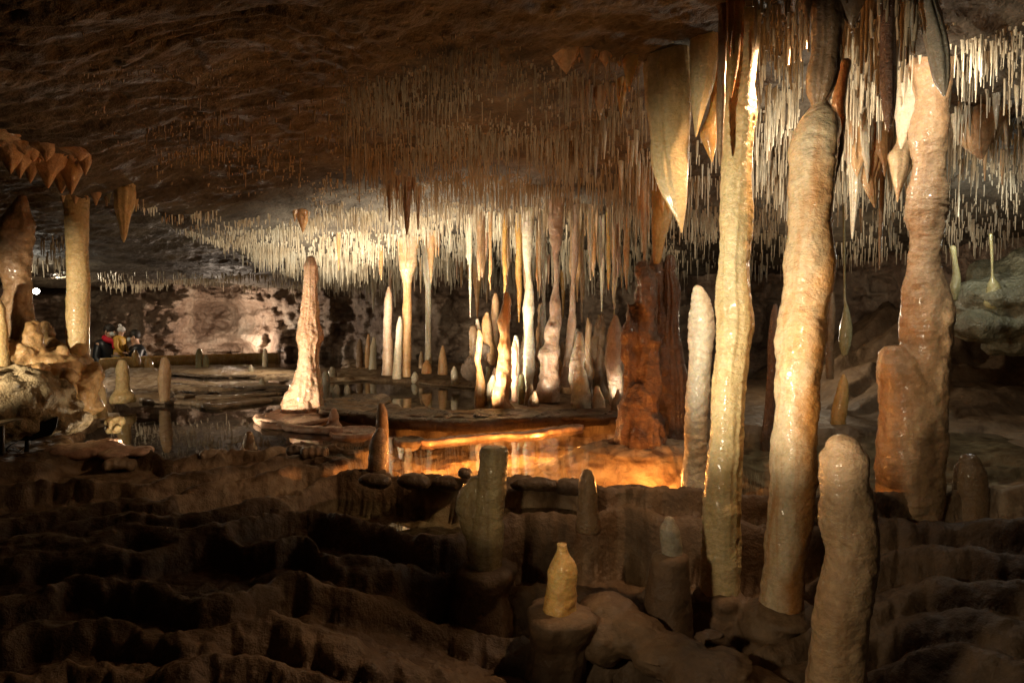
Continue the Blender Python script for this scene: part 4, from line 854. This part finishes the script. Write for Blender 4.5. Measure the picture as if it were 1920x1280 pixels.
# slim amber and white stalactites between the straws
for j in range(30):
    u = R.uniform(878, 1185); v = R.uniform(470, 515); L = 22 + 85 * R.random() ** 1.6; w_ = R.uniform(5, 12); mt = R.choice(['orange', 'white', 'amber', 'pink', 'tan', 'brown'])
    hang('stalactite', 'long drippy stalactite hanging over the central stalagmite group', [(u,v,w_),(u+R.uniform(-2,2),v+L*.35,w_*.9),(u,v+L*.7,w_*.5),(u,v+L,2.5)], M[mt], d=R.uniform(6.3, 7.6), n=20, lump=.22, rip=.03, step=.012, group='long stalactites hanging over the central stalagmite group', extra=())
k = 0
for (u0, u1, v0, v1, cnt, ln, wd) in [(620,1180,425,505,46,(28,75),(6,11)), (1410,1500,150,300,7,(40,80),(8,12)), (1570,1700,120,300,10,(40,90),(9,14)), (1790,1915,150,300,9,(40,80),(8,14)),(1060,1210,150,330,14,(40,90),(7,13)),(1300,1700,380,440,10,(30,60),(6,9))]:
    for _ in range(cnt):
        u = R.uniform(u0, u1); v = R.uniform(v0, v1); L = R.uniform(*ln); w_ = R.uniform(*wd)
        mt = R.choice(['white', 'orange', 'white', 'pink']) if u < 1290 and v > 400 else R.choice(['white', 'grey', 'tan'])
        reg = 'central bright ceiling' if u < 1200 and v > 400 else ('upper centre ceiling' if u < 1290 else 'ceiling on the right')
        colr = {'white': 'white', 'orange': 'orange', 'pink': 'pinkish', 'grey': 'grey', 'tan': 'tan'}[mt]
        hang('stalactite', f'slim {colr} icicle among the soda straws of the {reg}', [(u,v,w_),(u,v+L*.35,w_*.85),(u,v+L*.7,w_*.5),(u,v+L,2)], M[mt], n=14, lump=.15, rip=.02, step=.015, group=f'slim {colr} icicles of the {reg}', up=.04)

# ------------------------------------------------------------------ rimstone: ledges and lily-pad plates
def plate(label, u, v, wpx, dpx, z, th_, mat, lobes=9, rim=.012, name='rimstone_plate', group=None, dish=.012):
    c0 = Pz(u, v, z); k = np.linalg.norm(c0[:2]) / F; rx = wpx * .5 * c0[1] / F
    yn = Pz(u, v + dpx * .5, z)[1]; yf = Pz(u, v - dpx * .5, z)[1]; ry = (yf - yn) * .5; cy = (yf + yn) * .5
    n = 120; th = np.linspace(0, 2 * pi, n, endpoint=False); SEED[0] += 1; s = SEED[0]
    lob = 1 + .05 * np.abs(np.sin(th * lobes / 2 + s)) + .14 * noise(np.stack([np.cos(th) * 1.6, np.sin(th) * 1.6, 0 * th + s], -1), s)
    prof = [(0.02, -dish), (.5, -dish), (.80, -dish * .8), (.90, -.1 * dish), (.95, rim * .5), (.98, rim * .3), (1.0, -.25 * th_), (1.005, -.5 * th_), (.985, -.8 * th_), (.95, -th_), (.80, -1.15 * th_), (.6, -2.2 * th_)]
    rows = []
    for pr, zz in prof:
        # outer rows follow the lobes, inner ones forget them
        l2 = 1 + (lob - 1) * pr
        nz = .006 * fbm(np.stack([np.cos(th) * pr * 6, np.sin(th) * pr * 6, 0 * th + s], -1), 3, s)
        rows.append(np.stack([c0[0] + rx * pr * l2 * np.cos(th), cy + ry * pr * l2 * np.sin(th), z + zz + nz], -1))
    V = np.vstack(rows); V, f = closed(V, grid_faces(len(prof), n, True)[:, ::-1], (len(prof), n))
    o = mesh(name, V, f, mat, origin=(c0[0], cy, z)); return tagit(o, label, 'rimstone', group)
def rim(label, pts, z, wd, ht, mat, lobe=.09, name='rimstone_dam', amp=.22, group=None):
    """a raised lobed rim following pixels laid on height z"""
    w_ = np.array([Pz(u, v, z) for u, v in pts]); L = np.sum(np.linalg.norm(np.diff(w_, axis=0), axis=1)); n = int(max(30, L / .012))
    c_ = catmull(w_, n); s = np.linspace(0, L, n); SEED[0] += 1; sd = SEED[0]
    c_ = c_ + np.stack([.03 * noise(np.stack([s * 4, 0 * s, 0 * s], -1), sd), .04 * noise(np.stack([s * 4, 0 * s + 9, 0 * s], -1), sd), 0 * s], -1)
    tg = np.gradient(c_, axis=0); tg /= np.linalg.norm(tg, axis=1)[:, None] + 1e-9; nr = np.stack([-tg[:, 1], tg[:, 0], 0 * s], -1)
    lb = 1 - amp + 2 * amp * np.sqrt(np.abs(np.sin(pi * (s / lobe + .8 * noise(np.stack([s * 3, 0 * s, 0 * s], -1), sd + 2)))))
    lb = lb * (1 + .3 * noise(np.stack([s * 2.5, 0 * s, 0 * s], -1), sd + 5)) * np.clip(np.minimum(s, L - s) / .05, .15, 1)
    m = 18; rows = []
    for k in range(m):
        a = 2 * pi * k / m; ca, sa = cos(a), sin(a)
        hz = np.sign(sa) * abs(sa) ** .6 * ht * .5
        q = c_ + nr * (np.sign(ca) * abs(ca) ** .7 * wd * .5 * lb)[:, None]; q[:, 2] = z + hz * (lb * .4 + .6)
        q[:, 2] += .004 * noise(q * 40, sd); q[:, :2] += .004 * noise(q * [30, 30, 60], sd + 1)[:, None]
        rows.append(q)
    V = np.stack(rows, 1).reshape(-1, 3); V, f = closed(V, grid_faces(n, m, True), (n, m))
    o = mesh(name, V, f, mat, origin=c_[n // 2]); return tagit(o, label, 'rimstone', group)
plate('cream rimstone plate round the foot of the orange stalagmite', 568, 777, 150, 42, .635, .035, M['rim_pink'], 14)
plate('pale oblong rimstone plate in front of the stub right of the orange stalagmite', 662, 808, 84, 18, .62, .03, M['rim_pink'], 8)
rim('beaded cream rim curving along the near side of the orange stalagmite plate', [(488,778),(510,793),(560,803),(610,806),(640,804)], .625, .09, .05, M['rim_pink'], .10)
plate('large dark lily pad plate behind the stub', 665, 757, 120, 38, .665, .03, M['rim_dark'], 10)
plate('dark lily pad plate left of the central group', 790, 778, 110, 20, .67, .025, M['rim_dark'], 9)
plate('dark lily pad plate at the near edge of the dark ledge', 870, 783, 130, 18, .665, .025, M['rim_dark'], 9)
plate('dark lily pad plate in front of the straight orange cream stalagmite', 950, 776, 120, 18, .675, .025, M['rim_dark'], 9)
plate('dark thin plate under the lumpy cream stalagmite', 1090, 775, 150, 16, .67, .025, M['rim_dark'], 8)
plate('small grey plate at the left end of the orange lit rim', 768, 824, 52, 12, .615, .03, M['rim'], 6)
rim('orange glowing rim along the far side of the orange pool', [(792,829),(830,826),(880,822),(940,816),(1000,812),(1050,806),(1100,800)], .612, .09, .04, M['rim_pink'], .16)
rim('dark undercut front of the middle ledge', [(600,770),(650,778),(720,788),(800,794),(900,797),(1000,792),(1060,788),(1150,784)], .63, .12, .09, M['rim_dark'], .3, amp=.1)
rim('pale thin rim drawn across the dark reflecting pool', [(610,716),(700,713),(760,714),(820,722),(900,728),(935,733)], .61, .03, .022, M['rim'], .3, amp=.1)
rim('beaded tan rim between the slender tan and orange stalagmites', [(262,748),(300,752),(350,754),(400,762),(450,757),(500,750),(540,748)], .615, .10, .04, M['rim'], .14)
rim('upper tan rim behind the beaded tan rim', [(330,742),(400,745),(460,742),(530,737)], .63, .12, .035, M['rim'], .2)
rim('pale flat stepping rim at the water below the golden mound', [(108,792),(150,788),(200,783),(214,776)], .62, .10, .04, M['rim'], .14)
rim('low pebbly rim left of the popcorn rock', [(60,812),(110,802),(150,796)], .615, .07, .03, M['rim'], .09)
rim('thin dark terrace rim in the far left water', [(300,699),(400,705),(500,704),(600,701)], .62, .10, .03, M['rim_dark'], .3)
rim('second dark terrace rim in the far left water', [(290,716),(380,724),(480,727),(560,726)], .62, .10, .03, M['rim_dark'], .3)
rim('third dark terrace rim nearest the tan rims', [(330,734),(420,737),(500,735),(550,731)], .62, .05, .025, M['rim_dark'], .3)
blobs('rimstone_lobe', 'smooth red and white rimstone lobe lit by the floodlight at left', 'rimstone', [('b',150,845,4.02,130,28,90),('b',190,842,4.05,80,30,90),('b',225,848,3.98,70,22,80),('b',260,846,4.0,50,16,60)], M['rim_pink'], voxel=.008, disp=.012, freq=14)
blobs('rimstone_lobe', 'rough cream crust on top of the smooth red and white lobe', 'rimstone', [('b',180,832,4.25,40,12,30),('b',205,830,4.3,44,14,30)], M['rim_pink'], voxel=.007, disp=.02, freq=26)
for (u, v, w_, h_, d_, l) in [(402,850,40,22,4.0,'grey fluted lobe on the dark rim below the left pool'),(560,842,34,20,4.05,'dark beaded lobe left of a larger one at the pool edge'),(590,846,40,24,4.0,'larger dark beaded lobe at the pool edge'),(226,868,44,24,3.85,'pale streaked lobe at the top of the dark terraces')]:
    blobs('rimstone_lobe', l, 'rimstone', [('b',u + (j - 1.5) * w_ * .3, v + abs(j - 1.5) * 2, d_ + .02 * j, w_ * .42, h_, w_ * .8) for j in range(4)], M['rim'] if 'pale' in l or 'grey' in l else M['rim_dark'], voxel=.007, disp=.008, freq=22)
# lumps on the rim in front of the orange pool
for (u, v, w_, h_, l) in [(872,886,26,18,'dark mushroom lump on the rim beside the broken stalagmite'),(775,902,60,30,'dark rounded rim block left of the broken stalagmite'),(835,906,56,30,'dark rounded rim block touching the broken stalagmite'),(1000,908,90,30,'long dark rim block right of the broken stalagmite'),(1065,912,60,34,'round dark rim block left of the small rounded stalagmite'),(1180,922,110,30,'long dark rim block below the orange pool'),(700,900,60,28,'dark rim block under the squat hooded stalagmite')]:
    blobs('rimstone_block', l, 'rimstone', [('b',u,v,3.36,w_,h_,34),('b',u + w_ * .25,v + 2,3.36,w_ * .6,h_ * .9,34)], M['rim_dark'], voxel=.009, disp=.012, freq=12)
# flowstone with pools in the right foreground
blobs('flowstone_crust', 'hollowed grey brown flowstone crust right of the bottle shaped stalagmite', 'flowstone', [
 ('r',[(1095,1120,34),(1105,1090,30),(1140,1078,34),(1185,1095,36),(1215,1125,34),(1195,1155,40),(1150,1160,40),(1120,1150,44)],.33),
 ('r',[(1200,1160,40),(1240,1140,36),(1290,1160,40),(1330,1190,44),(1390,1215,50),(1420,1270,60)],.28),
 ('r',[(1195,1270,56),(1225,1240,44),(1265,1225,40),(1300,1200,40),(1330,1190,40)],.27),
 ('r',[(1200,1300,70),(1260,1290,50),(1330,1270,50),(1400,1290,60)],.20),
 ('b',1140,1150,2.6,120,70,110),('b',1190,1190,2.5,120,80,120),('b',1260,1230,2.4,160,80,140),('b',1330,1270,2.3,190,90,170),('b',1130,1200,2.5,90,90),('b',1420,1300,2.3,140,80,150)], M['ground'], voxel=.008, disp=.022, freq=10, smooth=6)
blobs('flowstone_crust', 'low dark collar of flowstone round the foot of the thickest column', 'flowstone', [('b',1462,1150,2.72,140,50,150),('b',1440,1175,2.7,110,60,120),('b',1350,1120,2.86,100,50,100),('b',1352,1170,2.86,130,120,130),('b',1465,1200,2.74,180,120,170),('b',1410,1200,2.8,120,90,120)], M['ground'], voxel=.01, disp=.02, freq=8)

# ------------------------------------------------------------------ show lighting fixtures, parapet, people
blk = plain('black_metal', (.025, .024, .022), .35, .3)
t = empty('floodlight', P(75, 850, 3.95), 'black floodlight with a long shade at the left edge, facing right', 'floodlight')
def prism(name, outline, d, th_, mat, parent):
    f_ = [P(u, v, d - th_ / 2) for u, v in outline]; b_ = [P(u, v, d + th_ / 2) for u, v in outline]; n = len(outline)
    b_ = [q + np.array([0, 0, 0]) for q in b_]
    V = f_ + b_; f = [tuple(range(n)), tuple(range(2 * n - 1, n - 1, -1))] + [(i, i + n, (i + 1) % n + n, (i + 1) % n) for i in range(n)]
    o = mesh(name, V, f, mat, parent, smooth=False, origin=f_[0]); bv = o.modifiers.new('b', 'BEVEL'); bv.width = .003; bv.segments = 2; return o
prism('housing', [(28,815),(60,802),(104,783),(109,782),(106,800),(97,815),(60,826),(34,826)], 3.95, .12, blk, t)
prism('visor', [(60,801),(106,780),(110,782),(104,785),(62,804)], 3.95, .15, blk, t)
V, Fq, mn = tube(spec([(52,826,9),(50,845,8),(48,866,8)], 3.95), n=14, rip=0, lump=0); V, f = closed(V, Fq, mn); mesh('stem', V, f, blk, t, origin=V[0])
prism('base', [(18,862),(84,860),(86,866),(20,869)], 3.95, .10, blk, t)
V, Fq, mn = tube(spec([(34,826,3),(20,834,3),(12,842,3),(18,848,3),(34,846,3),(44,838,3)], 3.88), n=8, rip=0, lump=0, step=.006); V, f = closed(V, Fq, mn); mesh('cable', V, f, blk, t, origin=V[0])
t = empty('floodlight', P(10, 800, 3.5), 'cylindrical grey lamp can at the left edge behind the black floodlight', 'floodlight')
a0, a1 = P(-26, 800, 3.5), P(24, 786, 3.6)
V, Fq, mn = tube([[*a0, .045], [*(a0 * .5 + a1 * .5), .045], [*a1, .047]], n=28, rip=0, lump=0, cap0=True, cap1=False); V, f = closed(V, Fq, mn); mesh('housing', V, f, plain('grey_metal', (.16, .14, .11), .35, .6), t, origin=V[0])
V, Fq, mn = tube(spec([(4,800,7),(4,820,7),(4,850,8)], 3.5), n=12, rip=0, lump=0); V, f = closed(V, Fq, mn); mesh('stem', V, f, blk, t, origin=V[0])
V, Fq, mn = tube(spec([(-10,868,5),(10,862,5),(40,852,5),(70,846,5)], 3.8), n=8, rip=0, lump=0, step=.01); V, f = closed(V, Fq, mn); tagit(mesh('cable', V, f, blk, origin=V[0]), 'black cable lying beside the floodlight at the left edge', 'cable')
# the one bare lamp one can see
t = empty('wall_lamp', P(62, 546, 9.0), 'small glowing round lamp on a bracket at the far left', 'lamp')
V, f = ball(P(68, 546, 9.0), .038, 20, 14); mesh('bulb', V, f, plain('glowing_bulb', (1, .96, .82), .3, 0, 30), t, origin=P(68, 546, 9.0))
V, Fq, mn = tube(spec([(66,546,5),(60,545,5),(54,543,6),(52,520,4),(50,480,4),(54,456,4),(60,452,4)], 9.02), n=10, rip=0, lump=0); V, f = closed(V, Fq, mn); mesh('bracket', V, f, blk, t, origin=V[0])
lamp('POINT', P(68, 546, 8.9), 10, WHITE, size=.03)
# parapet on the path
V = []; pr = [(-.0, 0), (0, .10), (.05, .12), (.16, .11), (.16, 0)]
line = [Pz(u, v, .74) for u, v in [(185, 671.5), (300, 667), (420, 663.5), (520, 661)]]
line = catmull(np.array(line), 60); rows_ = []
for k, q in enumerate(line):
    rows_.append([[q[0], q[1] + a + .01 * R.uniform(-1, 1), .55 + b * 1.6 + .008 * R.uniform(-1, 1)] for a, b in pr])
V = np.array(rows_).reshape(-1, 3); V, f = closed(V, grid_faces(60, 5, True), (60, 5))
tagit(mesh('low_wall', V, f, M['amber'], origin=V[0]), 'low golden stone kerb in front of the three visitors', 'kerb')

def skinned(name, verts, edges, rad, mat, parent, loc, sub=2):
    me = bpy.data.meshes.new(name); me.from_pydata([Vector(v) for v in verts], edges, []); o = bpy.data.objects.new(name, me); COL.objects.link(o); o.parent = parent
    me.materials.append(mat)
    md = o.modifiers.new('skin', 'SKIN'); md.use_smooth_shade = True
    for k, r_ in enumerate(rad):
        me.skin_vertices[0].data[k].radius = (r_, r_) if np.isscalar(r_) else r_
    me.skin_vertices[0].data[0].use_root = True
    s_ = o.modifiers.new('sub', 'SUBSURF'); s_.levels = sub; s_.render_levels = sub
    dg = bpy.context.evaluated_depsgraph_get(); nm = bpy.data.meshes.new_from_object(o.evaluated_get(dg)); o.modifiers.clear(); o.data = nm
    nm.polygons.foreach_set('use_smooth', [True] * len(nm.polygons)); nm.name = name
    if not nm.materials: nm.materials.append(mat)
    return o
def egg(name, c_, r_, mat, parent, seg=20):
    V, f = ball((0, 0, 0), r_, seg, 14); o = mesh(name, V, f, mat, parent); o.location = c_; return o
skin = plain('skin', (.55, .33, .22), .5); hair = plain('dark_hair', (.02, .015, .012), .6); mask_m = plain('pale_mask', (.55, .62, .62), .7)
coat = plain('black_coat', (.012, .014, .018), .45); red = plain('red_scarf', (.55, .01, .03), .7); yel = plain('mustard_jacket', (.62, .36, .06), .6); wool = plain('grey_white_wool', (.62, .60, .58), .9); pants = plain('dark_trousers', (.02, .02, .025), .7); lightp = plain('pale_trousers', (.45, .38, .3), .8)
def person(loc, h, label, face, torso_m, leg_m, head_parts, arms, lean=0.):
    """loc: feet; face: heading angle; built facing +X then turned"""
    t = empty('person', loc, label, 'person'); t.rotation_euler = (0, 0, face); s = h / 1.7
    def q(*v): return tuple(x * s for x in v)
    L_, R_ = arms
    J = [q(0,0,.92), q(.01,0,1.08), q(.03+lean,0,1.28), q(.04+lean,0,1.42), q(.06+lean,0,1.50), q(.08+lean,0,1.57), q(.09+lean,0,1.64)]
    rd = [.13,.125,.14,.12,.055,.085,.075]; E = [(0,1),(1,2),(2,3),(3,4),(4,5),(5,6)]
    for sg in (-1, 1):
        b = len(J); J += [q(0,sg*.09,.86), q(.02,sg*.10,.48), q(0,sg*.10,.09), q(.13,sg*.11,.04)]; rd += [.085,.06,.042,.035]; E += [(0,b),(b,b+1),(b+1,b+2),(b+2,b+3)]
    hands = []
    for sg, arm in ((-1, L_), (1, R_)):
        b = len(J); J += [q(.03+lean,sg*.17,1.40)] + [q(*a) for a in arm]; rd += [.06,.045,.034,.026]; E += [(3,b),(b,b+1),(b+1,b+2),(b+2,b+3)]; hands.append(J[-1])
        hx, hy, hz = arm[-1]
        b2 = b + 3
        for fi, (oy, ln, up) in enumerate([(-.032,.062,.0),(-.011,.072,.004),(.011,.070,.002),(.030,.055,-.004)]):
            c0 = len(J); J += [q(hx+.045,hy+oy,hz+up), q(hx+.045+ln*.55,hy+oy,hz+up-.012), q(hx+.045+ln*.85,hy+oy,hz+up-.035)]; rd += [.010,.009,.007]; E += [(b2,c0),(c0,c0+1),(c0+1,c0+2)]
        c0 = len(J); J += [q(hx+.02,hy-sg*.035,hz+.02), q(hx+.055,hy-sg*.05,hz+.015)]; rd += [.011,.009]; E += [(b2,c0),(c0,c0+1)]
    skinned('body', J, E, [r_ * s for r_ in rd], skin, t, loc)
    # clothes: coat (torso + sleeves) and trousers just outside the body
    Jc = J[:4]; rc = [r_ * s * 1.16 for r_ in (.13,.13,.145,.125)]; Ec = [(0,1),(1,2),(2,3)]
    Jc = [q(0,0,.78)] + Jc; rc = [.15 * s] + rc; Ec = [(0,1),(1,2),(2,3),(3,4)]
    Jc.append(q(.055+lean,0,1.51)); rc.append(.098*s); Ec.append((4,5))
    for sg, arm in ((-1, L_), (1, R_)):
        b = len(Jc); Jc += [q(.03+lean,sg*.17,1.40), q(*arm[0]), q(*arm[1]), q(*(np.array(arm[1]) * .3 + np.array(arm[2]) * .7))]; rc += [.078*s,.062*s,.05*s,.042*s]; Ec += [(4,b),(b,b+1),(b+1,b+2),(b+2,b+3)]
    skinned('coat', Jc, Ec, rc, torso_m, t, loc)
    for_j, for_e, for_r = [q(0,0,.90)], [], [.13*s]
    for sg in (-1, 1):
        b = len(for_j); for_j += [q(0,sg*.09,.84), q(.02,sg*.10,.48), q(0,sg*.10,.12)]; for_r += [.10*s,.075*s,.06*s]; for_e += [(0,b),(b,b+1),(b+1,b+2)]
    skinned('trousers', for_j, for_e, for_r, leg_m, t, loc)
    hc = np.array(q(.10+lean,0,1.615))
    egg('nose', hc + np.array([.088,0,-.01]) * s, np.array([.018,.014,.022]) * s, skin, t, 10)
    for sg in (-1, 1):
        egg('eye', hc + np.array([.072, sg*.032, .015]) * s, np.array([.012,.013,.009]) * s, hair, t, 10)
        egg('ear', hc + np.array([-.005, sg*.083, -.005]) * s, np.array([.018,.010,.03]) * s, skin, t, 10)
    head_parts(t, hc, s); return t
def hp_adult(t, hc, s):
    egg('hair', hc + np.array([-.038,0,.040])*s, np.array([.088,.090,.095])*s, hair, t); egg('mask', hc + np.array([.058,0,-.042])*s, np.array([.042,.058,.045])*s, mask_m, t)
def hp_scarf(t, hc, s):
    hp_adult(t, hc, s); skinned('scarf', [tuple(hc + np.array(v)*s) for v in [(.10,.0,-.16),(.05,.11,-.13),(-.07,.08,-.10),(-.07,-.08,-.10),(.05,-.11,-.13),(.11,-.02,-.17),(.13,-.01,-.30)]], [(0,1),(1,2),(2,3),(3,4),(4,5),(5,6)], [.05*s]*7, red, t, None)
def hp_child(t, hc, s):
    h_ = egg('woolly_hat', hc + np.array([-.018,0,.05])*s, np.array([.108,.108,.10])*s, wool, t); egg('bobble', hc + np.array([-.06,0,.17])*s, np.array([.05,.05,.05])*s, wool, t)
fl = -.62
pA = P(210, 640, 11.9); pB = P(236, 640, 11.95); pC = P(268, 640, 12.0)
person((pA[0] - .05, 11.8, 1.14 - 1.72), 1.74, 'adult in black coat with red scarf and face mask holding a child', -0.45, coat, pants, hp_scarf, ([(.12,-.26,1.16),(.30,-.16,1.06),(.40,-.06,1.08)], [(.12,.26,1.16),(.30,.16,1.06),(.40,.06,1.08)]), lean=.04)
person((pB[0], 11.72, 1.12 - .98), .99, 'small child in mustard jacket and grey bobble hat held up by the adult', 0.0, yel, lightp, hp_child, ([(.06,-.24,1.18),(.16,-.20,1.02),(.26,-.14,.98)], [(.06,.24,1.18),(.16,.20,1.02),(.26,.14,.98)]), lean=.02)
person((pC[0], 11.95, 1.06 - 1.72), 1.72, 'adult in dark clothes with pale face mask facing the child', pi + .6, coat, pants, hp_adult, ([(.10,-.26,1.16),(.24,-.18,1.04),(.36,-.12,1.10)], [(.10,.26,1.16),(.24,.18,1.04),(.36,.12,1.10)]), lean=.03)
